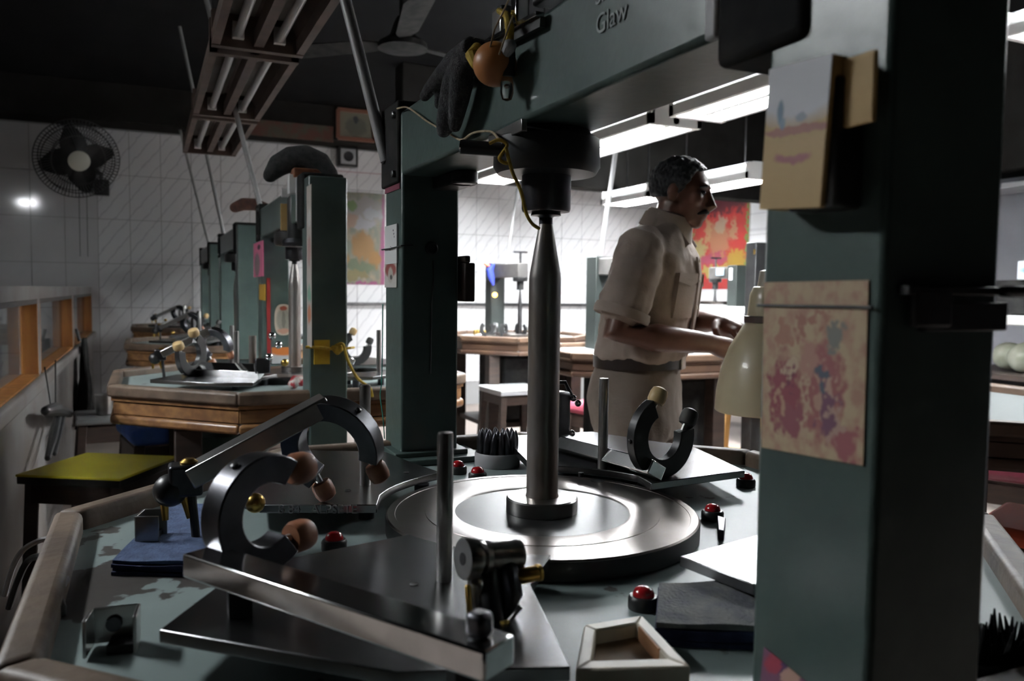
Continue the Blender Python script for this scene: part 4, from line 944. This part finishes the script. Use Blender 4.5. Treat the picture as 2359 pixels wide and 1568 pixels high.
# ------------------------------------------------------------------ white counter along the right wall
ct = thing('counter', (4.62, 4.4, 0), 'long white topped counter along the right wall', 'counter')
build(MB().box((4.62, 4.4, 1.115), (.64, 4.4, .05)), 'counter_top', whitep, ct, bevel=.005)
build(MB().box((4.62, 4.4, .80), (.6, 4.3, .03)), 'shelf', woodd, ct)
build(MB().box((4.62, 4.4, .72), (.62, 4.32, .035)), 'orange_lath', orange_wood, ct)
build(MB().box((4.62, 4.4, .66), (.62, 4.32, .07)), 'white_panel', whitep, ct)
build(MB().box((4.62, 4.4, .55), (.6, 4.3, .09)), 'dark_rail', woodd, ct)
for yy in (2.3, 4.4, 6.5):
    build(MB().box((4.62, yy, .55), (.5, .05, 1.08)), 'end_panel', woodd, ct)
bgp = at(2335, 800, X=4.42)
bg = thing('plastic_bag', (bgp.x+.1, bgp.y, .815), 'bulging pale plastic bag on the counter shelf at the right edge', 'bag')
b = MB()
for dx, dy, dz, r_ in ((0, 0, .08, .1), (.05, .14, .08, .09), (-.02, -.14, .075, .09), (.06, -.05, .12, .1)): b.ball((bgp.x+.12+dx, bgp.y+dy, .82+dz), (r_, r_, r_*.9))
build(b, 'bag', mat('bag_film', (.55, .58, .48), .25, col2=(.42, .45, .34), nscale=12, bump=.6, bscale=25), bg, remesh=.012)
mo = at(2345, 690, X=4.5)
build(MB().box((4.62, mo.y-.05, 1.24), (.22, .5, .2)), 'black_casing', blackm, label='black casing standing on the white counter', cat='casing', bevel=.01)
bx_ = thing('printed_box', (4.6, mo.y-.1, 1.342), 'small white box with blue and red print on the black casing', 'box')
build(MB().box((4.6, mo.y-.16, 1.395), (.2, .34, .105)), 'box_body', whitep, bx_, bevel=.003)
bp2 = print_mat('box_print', (.6, .65, .72), [(.5, .5, .45, .3, (.1, .3, .55)), (.5, .35, .3, .18, (.5, .1, .15)), (.5, .52, .3, .1, (.7, .72, .75))], .4, .05, 6)
build(MB().sheet((4.4995, mo.y+.01, 1.345), (0, -.34, 0), (0, 0, .1), .001), 'printed_front', bp2, bx_)
m3 = machine(4.5, at(1697, 690, X=4.5).y, 1.142, 'single post grinder on the white counter in front of the red poster', arm=(0, 1), scale=.62)
build(MB().sheet((4.44, m3.location.y+.03, 1.36), (0, -.04, 0), (0, 0, .1), .002), 'white_tag', white_lbl, m3)
build(MB().sheet((4.44, m3.location.y+.2, 1.4), (0, -.1, 0), (0, 0, .06), .002), 'blue_tag', mat('blue_tag', (.3, .42, .5), .5), m3)
build(MB().box((5.5, 4.0, 2.0), (.36, 2.6, .035)), 'wall_shelf', greyp, label='grey shelf on the right wall near the top corner', cat='shelf', bevel=.003)
dp = at(1741, 640, d=5.0)
tp_ = thing('switch_post', (dp.x, dp.y, 0), 'dark switch post seen just left of the near post', 'post')
build(MB().box((dp.x, dp.y, at(1741, 559, d=5.0).z/2), (.09, .09, at(1741, 559, d=5.0).z)), 'post', black, tp_, bevel=.005)
q = at(1740, 580, d=4.94); build(MB().box(q, (.02, .01, .03)), 'badge', brass, tp_)

# ------------------------------------------------------------------ posters and things on the walls
def wall_sheet(px0, py0, px1, py1, m, name, label, cat, right=False, frame=None):
    if right:
        a, c = at(px0, py0, X=XR-.004), at(px1, py1, X=XR-.004); o = Vector((XR-.004, a.y, c.z)); eu = Vector((0, c.y-a.y, 0)); nv = Vector((-1, 0, 0))
    else:
        a, c = at(px0, py0, Y=YB-.004), at(px1, py1, Y=YB-.004); o = Vector((a.x, YB-.004, c.z)); eu = Vector((c.x-a.x, 0, 0)); nv = Vector((0, -1, 0))
    ev = Vector((0, 0, a.z-c.z)); t = thing(name, o+eu/2, label, cat)
    if frame:
        off = nv*frame[2]; o = o+off
        fwid = frame[1]; ue, ve = eu.normalized(), ev.normalized()
        for p, q in ((o, o+eu), (o+ev, o+eu+ev)): build(MB().bar(p-ue*fwid, q+ue*fwid, .03, fwid), 'frame_rail', frame[0], t)
        for p, q in ((o, o+ev), (o+eu, o+eu+ev)): build(MB().bar(p, q, .03, fwid, ue), 'frame_stile', frame[0], t)
    build(MB().sheet(o, eu, ev, .003), 'printed_sheet', m, t)
    return t
pL = print_mat('garden_poster', (0.099, 0.106, 0.073), [(.5, .8, .6, .16, (0.182, 0.158, 0.152)), (.75, .78, .2, .06, (0.248, 0.251, 0.257)), (.55, .66, .3, .06, (0.224, 0.218, 0.224)), (.35, .86, .12, .05, (0.066, 0.106, 0.026)), (.3, .7, .14, .08, (0.198, 0.125, 0.086)), (.55, .42, .24, .16, (0.165, 0.079, 0.010)), (.8, .28, .13, .09, (0.182, 0.083, 0.007)), (.15, .27, .12, .09, (0.165, 0.083, 0.010)), (.5, .2, .3, .08, (0.053, 0.066, 0.026)), (.4, .1, .3, .05, (0.099, 0.079, 0.020)), (.97, .5, .05, .6, (0.182, 0.033, 0.099)), (.5, .0, .6, .025, (0.165, 0.020, 0.083))], .4, .09, 9, mottled=((.2, .15, .1), 9))
wall_sheet(772, 440, 886, 656, pL, 'wall_poster', 'poster with orange and white figures and pink border between the posts', 'poster')
wall_sheet(760, 392, 884, 402, mat('crimson_strip', (.25, .01, .05), .5), 'red_batten', 'narrow crimson strip above the pink bordered poster', 'strip')
pR = print_mat('red_poster', (0.275, 0.013, 0.010), [(.12, .45, .16, .13, (0.250, 0.200, 0.080)), (.5, .55, .2, .2, (0.250, 0.100, 0.050)), (.52, .72, .1, .1, (0.250, 0.175, 0.120)), (.3, .65, .06, .15, (0.275, 0.150, 0.070)), (.75, .65, .06, .15, (0.250, 0.130, 0.070)), (.45, .33, .3, .07, (0.225, 0.030, 0.060)), (.8, .3, .18, .12, (0.250, 0.150, 0.015)), (.4, .2, .4, .05, (0.275, 0.210, 0.050)), (.5, .97, .7, .14, (0.060, 0.005, 0.010)), (.99, .5, .04, .6, (0.100, 0.150, 0.030)), (.01, .5, .03, .6, (0.175, 0.175, 0.050))], .4, .13, 14)
wall_sheet(1597, 466, 1722, 666, pR, 'wall_poster', 'red poster with a golden many armed figure right of the man', 'poster', right=True)
fr_d = mat('dark_frame', (.01, .009, .008), .4); 
pic1 = print_mat('dim_picture', (.04, .035, .03), [(.5, .5, .3, .35, (.025, .022, .02))], .4, .1)
pic2 = print_mat('brown_picture', (.14, .13, .1), [(.5, .45, .3, .35, (.09, .09, .07)), (.5, .7, .1, .12, (.03, .03, .04))], .4, .1)
def soffit_sheet(px0, py0, px1, py1, m, name, label, cat, frame=None):
    Yp = YB-.335
    a, c = at(px0, py0, Y=Yp), at(px1, py1, Y=Yp); o = Vector((a.x, Yp, c.z)); eu = Vector((c.x-a.x, 0, 0)); ev = Vector((0, 0, a.z-c.z))
    t = thing(name, o+eu/2, label, cat)
    build(MB().sheet(o, eu, ev, .006), 'picture', m, t)
    if frame:
        for p, q, u in ((o, o+eu, ev), (o+ev, o+eu+ev, ev)): build(MB().bar(p+Vector((0, -.01, 0)), q+Vector((0, -.01, 0)), .03, .035), 'frame_rail', frame, t)
        for p, q in ((o, o+ev), (o+eu, o+eu+ev)): build(MB().bar(p+Vector((0, -.01, 0)), q+Vector((0, -.01, 0)), .03, .035, (1, 0, 0)), 'frame_stile', frame, t)
    return t
soffit_sheet(772, 140, 872, 243, pic1, 'framed_picture', 'large dark framed picture high on the back soffit', 'picture', fr_d)
soffit_sheet(778, 252, 862, 325, pic2, 'framed_picture', 'small picture in a reddish brown frame below the dark one', 'picture', mat('red_brown_frame', (.16, .07, .045), .5))
soffit_sheet(560, 272, 768, 328, mat('sign_board', (.055, .05, .035), .6, col2=(.08, .03, .02), nscale=9, namt=.3), 'sign_board', 'long dim olive sign board with faded red letters on the back wall', 'sign')
spk = at(800, 362, Y=YB-.06); sk = thing('wall_speaker', spk, 'small square black speaker under the framed pictures', 'speaker')
build(MB().box(spk, (.2, .1, .2)), 'cabinet', black, sk, bevel=.01)
build(MB().box(spk+Vector((0, -.052, 0)), (.15, .006, .15)), 'grille', greyp, sk, bevel=.002)
build(MB().lathe([(.05, 0), (.05, .006), (.03, .002), (.001, .002)], spk+Vector((0, -.055, 0)), 24, (0, -1, 0)), 'cone', black, sk)

# wall fan
fcen = at(178, 366, Y=7.75)
wf = thing('wall_fan', fcen, 'black wall fan with pale hub, upper left', 'fan')
ax_ = Vector((.25, -.9, -.35)).normalized(); Mf = ax_.to_track_quat('Z', 'Y').to_matrix()
rr = .33
def P3(x, y, z): return fcen+Mf @ Vector((x, y, z))
b = MB()
for zz, r_ in ((.06, rr*.62), (.045, rr*.85), (0, rr), (-.05, rr*.86), (-.075, rr*.55)):
    b.tube([P3(r_*math.cos(2*math.pi*k/40), r_*math.sin(2*math.pi*k/40), zz) for k in range(41)], .0045, 6)
for k in range(72):
    a = 2*math.pi*k/72
    b.tube([P3(.07*math.cos(a), .07*math.sin(a), .07), P3(rr*.62*math.cos(a+.1), rr*.62*math.sin(a+.1), .06), P3(rr*math.cos(a+.2), rr*math.sin(a+.2), 0), P3(rr*.55*math.cos(a+.2), rr*.55*math.sin(a+.2), -.075)], .003, 4)
build(b, 'guard', black, wf, kind='stuff')
build(MB().lathe([(.085, .066), (.085, .074), (.07, .08), (.001, .082)], fcen, 32, ax_), 'hub_badge', mat('pale_hub', (.42, .42, .36), .5), wf)
for k in range(4):
    a = 2*math.pi*k/4+.3; b = MB(); rs = []
    for i in range(6):
        r_ = .05+.24*i/5; w2 = .05+.15*math.sin(math.pi*min(1, i/4.6))
        rs.append([P3(r_*math.cos(a+s*w2/r_*.6), r_*math.sin(a+s*w2/r_*.6), s*.02+e) for s, e in ((-1, -.002), (1, -.002), (1, .002), (-1, .002))])
    b.rings(rs); build(b, 'blade', blackm, wf)
build(MB().lathe([(.06, -.03), (.075, -.08), (.07, -.2), (.03, -.22)], fcen, 24, ax_), 'motor', black, wf)
mt = at(235, 432, Y=YB-.05)
build(MB().tube([P3(0, 0, -.16), Vector((mt.x, mt.y-.15, mt.z+.1)), mt], .02, 10), 'bracket_arm', black, wf)
build(MB().box(mt, (.12, .08, .14)), 'wall_bracket', black, wf, bevel=.01)
for dx in (-.06, .0):
    build(MB().tube([mt+Vector((dx-.12, -.05, -.02)), mt+Vector((dx-.12, -.05, -.62))], .003, 6), 'pull_cord', wire_k, wf)
# ceiling fan
cf = at(928, 100, Y=4.3)
cfn = thing('ceiling_fan', cf, 'black ceiling fan with bell shaped motor, top centre', 'fan')
build(MB().tube([(cf.x, cf.y, cf.z+.1), (cf.x, cf.y, ZC)], .018, 10), 'down_rod', blackm, cfn)
build(MB().lathe([(.03, .14), (.05, .1), (.07, .04), (.1, .02), (.13, 0), (.135, -.03), (.06, -.04)], cf, 28), 'motor_bell', blackm, cfn)
for k in range(3):
    a = R(20+120*k); d = Vector((math.cos(a), math.sin(a), 0)); sd = Vector((-d.y, d.x, .2)).normalized()
    build(MB().rings([[cf+d*r_+sd*s*w2+Vector((0, 0, e)) for s, e in ((-1, -.003), (1, -.003), (1, .003), (-1, .003))] for r_, w2 in ((.12, .03), (.2, .06), (.65, .075), (.7, .06))]), 'blade', blackm, cfn)

# ------------------------------------------------------------------ things by the partition
ap_ = at(208, 850, X=-.36)
hk = thing('hanging_apron', ap_, 'black apron hanging in folds on the partition near the back wall', 'apron')
b = MB(); Np = 26
top_, bot_ = at(200, 785, X=-.36), at(205, 985, X=-.36)
fr, bk_ = [], []
for j in range(9):
    zz = top_.z+(bot_.z-top_.z)*j/8; wv_ = .1+.22*(j/8)
    fr.append([Vector((-.40+.035*math.sin(i*1.3+j*.4)*(j/8+.2), ap_.y+wv_*(i/Np-.5)*2, zz)) for i in range(Np+1)])
rows = [[p for p in r_]+[p+Vector((.012, 0, 0)) for p in reversed(r_)] for r_ in fr]
b.rings(rows); build(b, 'cloth', blackm, hk)
build(MB().tube([top_+Vector((-.04, 0, 0)), top_+Vector((-.06, 0, .08))], .01, 8), 'hanging_loop', black, hk)
tg = at(128, 950, X=-.38)
tn = thing('wire_tongs', tg, 'black tongs hanging on two thin wires against the partition', 'tongs')
t_a, t_b = at(128, 830, X=-.40), at(103, 845, X=-.40)
build(MB().tube([at(128, 945, X=-.38), t_a], .003, 6), 'wire', wire_k, tn)
build(MB().tube([at(118, 940, X=-.38), t_b], .003, 6), 'wire', wire_k, tn)
build(MB().tube([at(106, 946, X=-.38), at(128, 942, X=-.36), at(160, 952, X=-.38)], [.02, .03, .022], 10, rounded=True), 'jaw', black, tn)
build(MB().tube([at(136, 950, X=-.37), at(122, 1010, X=-.37), at(110, 1055, X=-.37)], [.016, .018, .012], 8, rounded=True), 'handle', black, tn)
build(MB().tube([at(146, 952, X=-.37), at(136, 1000, X=-.37), at(126, 1045, X=-.37)], [.014, .014, .01], 8, rounded=True), 'handle', black, tn)
mc = Vector((-.2, 4.52, .6))
mg = thing('steel_mug', mc, 'small steel mug on the dark stool near the partition', 'mug')
build(MB().lathe([(.035, 0), (.04, .005), (.045, .1), (.047, .102), (.042, .1), (.036, .01), (.001, .008)], mc, 24), 'cup', steel, mg)
build(MB().tube([mc+Vector((.043, 0, .08)), mc+Vector((.075, 0, .075)), mc+Vector((.075, 0, .03)), mc+Vector((.042, 0, .02))], .005, 8), 'handle', steel, mg)
cord('grey_cable', [at(10, 1372, z=.80), at(28, 1310, z=.84), at(52, 1268, z=.87), at(88, 1246, z=.88), at(125, 1238, z=.885)], .004, greyp, 'thin grey cable looping outside the left bench rail')
cord('black_cable', [at(20, 1400, z=.80), at(40, 1340, z=.84), at(66, 1290, z=.87), at(100, 1280, z=.885)], .0045, wire_k, 'thin black cable looping outside the left bench rail')

# ------------------------------------------------------------------ the man
MP = Vector((1.394, 2.113, 0)); MR = R(-49.4)
Mr = Matrix.Rotation(MR, 3, 'Z')
def W(a, b, z): return MP+Mr @ Vector((a, b, z))
man = thing('person', MP, 'man in short sleeved khaki shirt and trousers, standing in profile with hands at work', 'person')
HSC = .87
def ell(mb, a, b, z, ra, rb, rz_, tilt=0, n=20, m=14):
    if tilt: ra, rb, rz_ = ra*HSC, rb*HSC, rz_*HSC       # pieces of the head
    M = Mr @ Matrix.Rotation(tilt, 3, 'Y')
    mb.ball(W(a, b, z), (ra, rb, rz_), n, m, M); return mb
def limb(mb, pts, rad, n=14): return mb.tube([W(*p) for p in pts], rad, n, rounded=True)
def loft(mb, rings_, n=28, sq=.85):
    out = []
    for a, b, z, ra, rb in rings_:
        rr_ = []
        for i in range(n):
            t = 2*math.pi*i/n; c, s = math.cos(t), math.sin(t)
            rr_.append(W(a+ra*math.copysign(abs(c)**sq, c), b+rb*math.copysign(abs(s)**sq, s), z))
        out.append(rr_)
    return mb.rings(out)
# body: head, neck, trunk, arms with hands, legs - fused into one continuous skin
b = MB()
HT = R(10)                                                    # head nods forward
hc = (.122, 0, 1.546)
def hp(a, b_, z):                                             # head local -> body local
    c, s = math.cos(HT), math.sin(HT); a, b_, z = a*HSC, b_*HSC, z*HSC; return (hc[0]+a*c+z*s, hc[1]+b_, hc[2]-a*s+z*c)
ell(b, *hp(-.012, 0, .02), .098, .077, .088, HT)              # skull
ell(b, *hp(.03, 0, -.03), .062, .064, .085, HT)               # face
ell(b, *hp(.036, 0, -.075), .05, .05, .04, HT)                # jaw
ell(b, *hp(.068, 0, -.098), .022, .026, .02, HT)              # chin
ell(b, *hp(.077, 0, .028), .016, .045, .014, HT)              # brow
for s in (-1, 1):
    ell(b, *hp(.06, s*.042, -.018), .026, .022, .026, HT)     # cheek bones
    ell(b, *hp(-.012, s*.078, -.012), .02, .008, .034, HT)    # ears
    ell(b, *hp(-.016, s*.083, -.006), .016, .008, .026, HT)
b.tube([W(*hp(.086, 0, .018)), W(*hp(.1, 0, -.012)), W(*hp(.114, 0, -.034)), W(*hp(.1, 0, -.045))], [.008, .011, .014, .012], 10, rounded=True)   # nose
for s in (-1, 1): ell(b, *hp(.099, s*.011, -.04), .01, .009, .008, HT)
ell(b, *hp(.088, 0, -.068), .014, .024, .008, HT); ell(b, *hp(.084, 0, -.08), .013, .021, .008, HT)  # lips
limb(b, [(.06, 0, 1.40), (.085, 0, 1.455), (.105, 0, 1.505)], [.062, .055, .055])
loft(b, [(0, 0, .88, .10, .15), (0, 0, 1.0, .10, .14), (.01, 0, 1.1, .10, .14), (.03, 0, 1.22, .105, .155), (.045, 0, 1.32, .1, .165), (.055, 0, 1.385, .075, .15), (.065, 0, 1.43, .05, .07)])
ARM_R = [(.05, -.165, 1.375), (.035, -.215, 1.27), (.0, -.245, 1.13), (.1, -.2, 1.115), (.2, -.14, 1.105), (.24, -.118, 1.1)]
ARM_L = [(.05, .165, 1.375), (.06, .22, 1.26), (.05, .24, 1.14), (.12, .16, 1.15), (.19, .08, 1.155), (.215, .055, 1.155)]
limb(b, ARM_R, [.058, .052, .043, .042, .033, .029]); limb(b, ARM_L, [.058, .052, .043, .042, .033, .029])
def hand(mb, wr, d, palm_dn, th_side, curl):
    """palm, four fingers of unequal length and a thumb; d = pointing direction, th_side = sideways direction of the thumb"""
    d = Vector(d).normalized(); u = Vector(palm_dn); u = (u-d*u.dot(d)).normalized(); s = Vector(th_side); s = (s-d*s.dot(d)-u*s.dot(u)).normalized()
    w0 = Vector(wr)
    mb.tube([W(*w0), W(*(w0+d*.04)), W(*(w0+d*.085))], [.027, .033, .03], 12, rounded=True)
    for k in (-1, 0, 1): mb.tube([W(*(w0+d*.02+s*.016*k)), W(*(w0+d*.088+s*.024*k))], [.016, .015], 10, rounded=True)
    for k, (off, ln) in enumerate(((.032, .066), (.011, .076), (-.01, .07), (-.03, .055))):
        r0 = w0+d*.088+s*off
        a1, a2, a3 = curl, curl*2.1, curl*2.9
        p1 = r0+(d*math.cos(a1)+u*math.sin(a1))*ln*.45
        p2 = p1+(d*math.cos(a2)+u*math.sin(a2))*ln*.32
        p3 = p2+(d*math.cos(a3)+u*math.sin(a3))*ln*.23
        mb.tube([W(*r0), W(*p1), W(*p2), W(*p3)], [.0098, .009, .0082, .0072], 8, rounded=True)
    t0 = w0+d*.025+s*.028; t1 = t0+(d*.6+s*.7+u*.35).normalized()*.04; t2_ = t1+(d*.85+s*.15+u*.6).normalized()*.034
    mb.tube([W(*t0), W(*t1), W(*t2_)], [.015, .0115, .009], 8, rounded=True)
hand(b, (.245, -.115, 1.098), (.8, .5, -.28), (0, .15, -1), (-.5, .85, 0), .42)
hand(b, (.222, .048, 1.155), (.85, -.42, -.3), (0, -.1, -1), (-.4, -.9, 0), .5)
LEG = lambda s: [(0, s*.085, .9), (.015, s*.095, .68), (.02, s*.1, .5), (0, s*.1, .3), (-.02, s*.1, .1)]
for s in (-1, 1):
    limb(b, LEG(s), [.09, .075, .055, .052, .038])
    limb(b, [(-.05, s*.1, .045), (.05, s*.105, .05), (.13, s*.115, .035), (.17, s*.12, .03)], [.036, .042, .036, .026])
build(b, 'body', skin, man, remesh=.0048)
# hair, moustache, eyes
b = MB(); n_, m_ = 36, 22; rs = []
for k in range(m_+1):
    ph = R(-32)+R(120)*k/m_; row = []
    for i in range(n_):
        t = 2*math.pi*i/n_; c, s = math.cos(t), math.sin(t)
        front = max(0, c)                                      # hair line is higher at the forehead
        ph2 = ph if front < .2 else max(ph, R(-32)+R(72)*min(1, (front-.2)/.55))
        wob = 1+.012*math.sin(9*t+k)+.012*math.sin(17*t-2*k)
        row.append(W(*hp(-.014+.108*math.cos(ph2)*c*wob, .086*math.cos(ph2)*s*wob, .022+.1*math.sin(ph2)*wob)))
    rs.append(row)
b.rings(rs); hr = build(b, 'hair', hairm, man, remesh=.0035)
txh = bpy.data.textures.new('strands', 'CLOUDS'); txh.noise_scale = .012
dh = hr.modifiers.new('strands', 'DISPLACE'); dh.texture = txh; dh.strength = .012; dh.mid_level = .6; dh.texture_coords = 'LOCAL'
b = MB(); b.tube([W(*hp(.075, -.03, -.066)), W(*hp(.097, -.012, -.056)), W(*hp(.099, 0, -.054)), W(*hp(.097, .012, -.056)), W(*hp(.075, .03, -.066))], [.004, .0075, .007, .0075, .004], 8, rounded=True)
build(b, 'moustache', mat('moustache', (.02, .018, .018), .8), man)
for s in (-1, 1):
    build(ell(MB(), *hp(.078, s*.03, .004), .0105, .0125, .008, HT), 'eye', eyew, man)
    b = MB(); b.tube([W(*hp(.084, s*.014, .024)), W(*hp(.086, s*.032, .028)), W(*hp(.07, s*.05, .02))], [.0035, .0045, .003], 6, rounded=True); build(b, 'eyebrow', eyew, man)
# shirt
b = MB()
loft(b, [(.0, 0, 1.02, .122, .16), (.004, 0, 1.05, .142, .178), (.012, 0, 1.1, .14, .176), (.03, 0, 1.2, .135, .182), (.045, 0, 1.3, .13, .19), (.052, 0, 1.355, .115, .188), (.06, 0, 1.4, .09, .15), (.072, 0, 1.435, .07, .092), (.08, 0, 1.455, .064, .07)])
for AR, s in ((ARM_R, -1), (ARM_L, 1)):
    p0, p1, p2 = [Vector(q) for q in AR[:3]]
    e = p1.lerp(p2, .42)
    limb(b, [tuple(p0+Vector((0, -s*.03, .005))), tuple(p0+Vector((0, s*.012, 0))), tuple(p0.lerp(p1, .55)), tuple(p1), tuple(e)], [.06, .07, .074, .074, .076])
sh = build(b, 'shirt', khaki, man, remesh=.006)
for AR in (ARM_R, ARM_L):
    p1, p2 = Vector(AR[1]), Vector(AR[2]); e = p1.lerp(p2, .62); axv = (p2-p1)
    build(MB().lathe([(.055, -.012), (.079, -.014), (.082, 0), (.08, .014), (.076, .016), (.05, .004)], W(*e), 32, Mr @ axv), 'sleeve_hem', khaki, man)
tx = bpy.data.textures.new('folds', 'CLOUDS'); tx.noise_scale = .09
dm_ = sh.modifiers.new('folds', 'DISPLACE'); dm_.texture = tx; dm_.strength = .022; dm_.mid_level = .55; dm_.texture_coords = 'LOCAL'
# stand collar, collar wings, pocket, placket
b = MB(); rs = []
for a_, z_, ra, rb in ((.07, 1.415, .082, .092), (.08, 1.45, .073, .08), (.088, 1.482, .066, .071), (.088, 1.486, .06, .065), (.08, 1.45, .055, .06)):
    rs.append([W(a_+ra*math.cos(2*math.pi*i/32), rb*math.sin(2*math.pi*i/32), z_-.3*ra*math.cos(2*math.pi*i/32)) for i in range(32)])
b.rings(rs, False); build(b, 'collar_stand', khaki, man)
for s in (-1, 1):
    pts = [(.018, s*.05, 1.474), (.06, s*.07, 1.462), (.118, s*.06, 1.415), (.152, s*.05, 1.378)]
    b = MB(); rs = []
    for k, p in enumerate(pts):
        w2 = (.024, .03, .032, .012)[k]
        c_ = Vector(p); o1 = c_+Vector((-.012, s*.012, -w2)); o2 = c_+Vector((.004, -s*.004, w2*.6))
        rs.append([W(*o1), W(*o2), W(*(o2+Vector((.004, s*.006, .002)))), W(*(o1+Vector((.004, s*.007, .002))))])
    b.rings(rs); build(b, 'collar_wing', khaki, man, bevel=.001)
def chest(z, b_, out=.004):
    # front of the shirt at height z and side offset b_
    zs = [(1.05, .004, .142, .178), (1.1, .012, .14, .176), (1.2, .03, .135, .182), (1.3, .045, .13, .19), (1.355, .052, .115, .188)]
    for (z0, a0, ra0, rb0), (z1, a1, ra1, rb1) in zip(zs, zs[1:]):
        if z <= z1: break
    t = (z-z0)/(z1-z0); a_, ra, rb = a0+(a1-a0)*t, ra0+(ra1-ra0)*t, rb0+(rb1-rb0)*t
    sn = min(.99, (abs(b_)/rb)**(1/.85)); c = math.sqrt(1-sn*sn)
    return (a_+ra*c**.85+out, b_, z)
for s in (-1, 1):
    b = MB(); g = []
    for j in range(5):
        zz = 1.17+.115*j/4
        g.append([chest(zz, s*(.045+.09*i/4), .009) for i in range(5)])
    vs = [W(*p) for r_ in g for p in r_]+[W(p[0]-.012, p[1], p[2]) for r_ in g for p in r_]; fs = []
    for j in range(4):
        for i in range(4):
            a = j*5+i; fs += [(a, a+1, a+6, a+5), (25+a, 25+a+5, 25+a+6, 25+a+1)]
    for i in range(4):
        for a, c in ((i, i+1), (20+i+1, 20+i), ((i+1)*5, i*5), (i*5+4, (i+1)*5+4)): fs.append((c, a, 25+a, 25+c))
    pk2 = build(b.add(vs, fs), 'chest_pocket', khaki, man)
    f0, f1, f2 = chest(1.3, s*.04, .012), chest(1.3, s*.14, .012), chest(1.262, s*.09, .014)
    f3, f4 = chest(1.275, s*.04, .013), chest(1.275, s*.14, .013)
    base = [f0, f1, f4, f2, f3]
    vs = [W(*p) for p in base]+[W(p[0]-.014, p[1], p[2]) for p in base]
    build(MB().add(vs, [(0, 1, 2, 3, 4), (9, 8, 7, 6, 5)]+[(i, 5+i, 5+(i+1) % 5, (i+1) % 5) for i in range(5)]), 'pocket_flap', khaki, pk2)
b = MB(); b.rings([[W(*[x+y for x, y in zip(chest(z, 0, .004), (o1, s2, 0))]) for o1, s2 in ((0, -.016), (.005, -.016), (.005, .016), (0, .016))] for z in (1.06, 1.1, 1.15, 1.2, 1.25, 1.3, 1.35)])
pcx = build(b, 'button_placket', khaki, man)
for z in (1.12, 1.2, 1.28, 1.34):
    c_ = chest(z, 0, .009); build(MB().lathe([(.006, 0), (.006, .0025), (.001, .003)], W(*c_), 12, Mr @ Vector((1, 0, 0))), 'shirt_button', cream, pcx)
# trousers
b = MB()
loft(b, [(.0, 0, 1.055, .112, .15), (-.002, 0, 1.0, .128, .168), (-.012, 0, .92, .14, .18), (-.005, 0, .84, .135, .182), (0, 0, .8, .12, .18)])
for s in (-1, 1):
    limb(b, [(-.005, s*.088, .88), (.012, s*.097, .68), (.018, s*.103, .5), (-.002, s*.104, .3), (-.018, s*.104, .12)], [.108, .1, .088, .085, .082])
tr_ = build(b, 'trousers', khaki_t, man, remesh=.007)
tx2 = bpy.data.textures.new('creases', 'CLOUDS'); tx2.noise_scale = .13
dm2 = tr_.modifiers.new('folds', 'DISPLACE'); dm2.texture = tx2; dm2.strength = .026; dm2.mid_level = .55; dm2.texture_coords = 'LOCAL'
b = MB(); rs = []
for k in range(41):
    t = 2*math.pi*k/40; c, s = math.cos(t), math.sin(t)
    a_, b_ = .128*math.copysign(abs(c)**.85, c), .167*math.copysign(abs(s)**.85, s)
    rs.append([W(a_*f_, b_*f_, z) for f_, z in ((1, 1.015), (1.04, 1.015), (1.04, 1.05), (1, 1.05))])
b.rings(rs, False); bl_ = build(b, 'belt', leather, man)
build(MB().box(W(.134, 0, 1.033), (.012, .05, .045), MR), 'buckle', steel, bl_, bevel=.003)
for s in (-1, 1):
    b = MB(); limb(b, [(-.06, s*.1, .05), (.04, s*.105, .055), (.13, s*.115, .04), (.185, s*.12, .034)], [.044, .05, .043, .032]); build(b, 'shoe', black, man, remesh=.006)
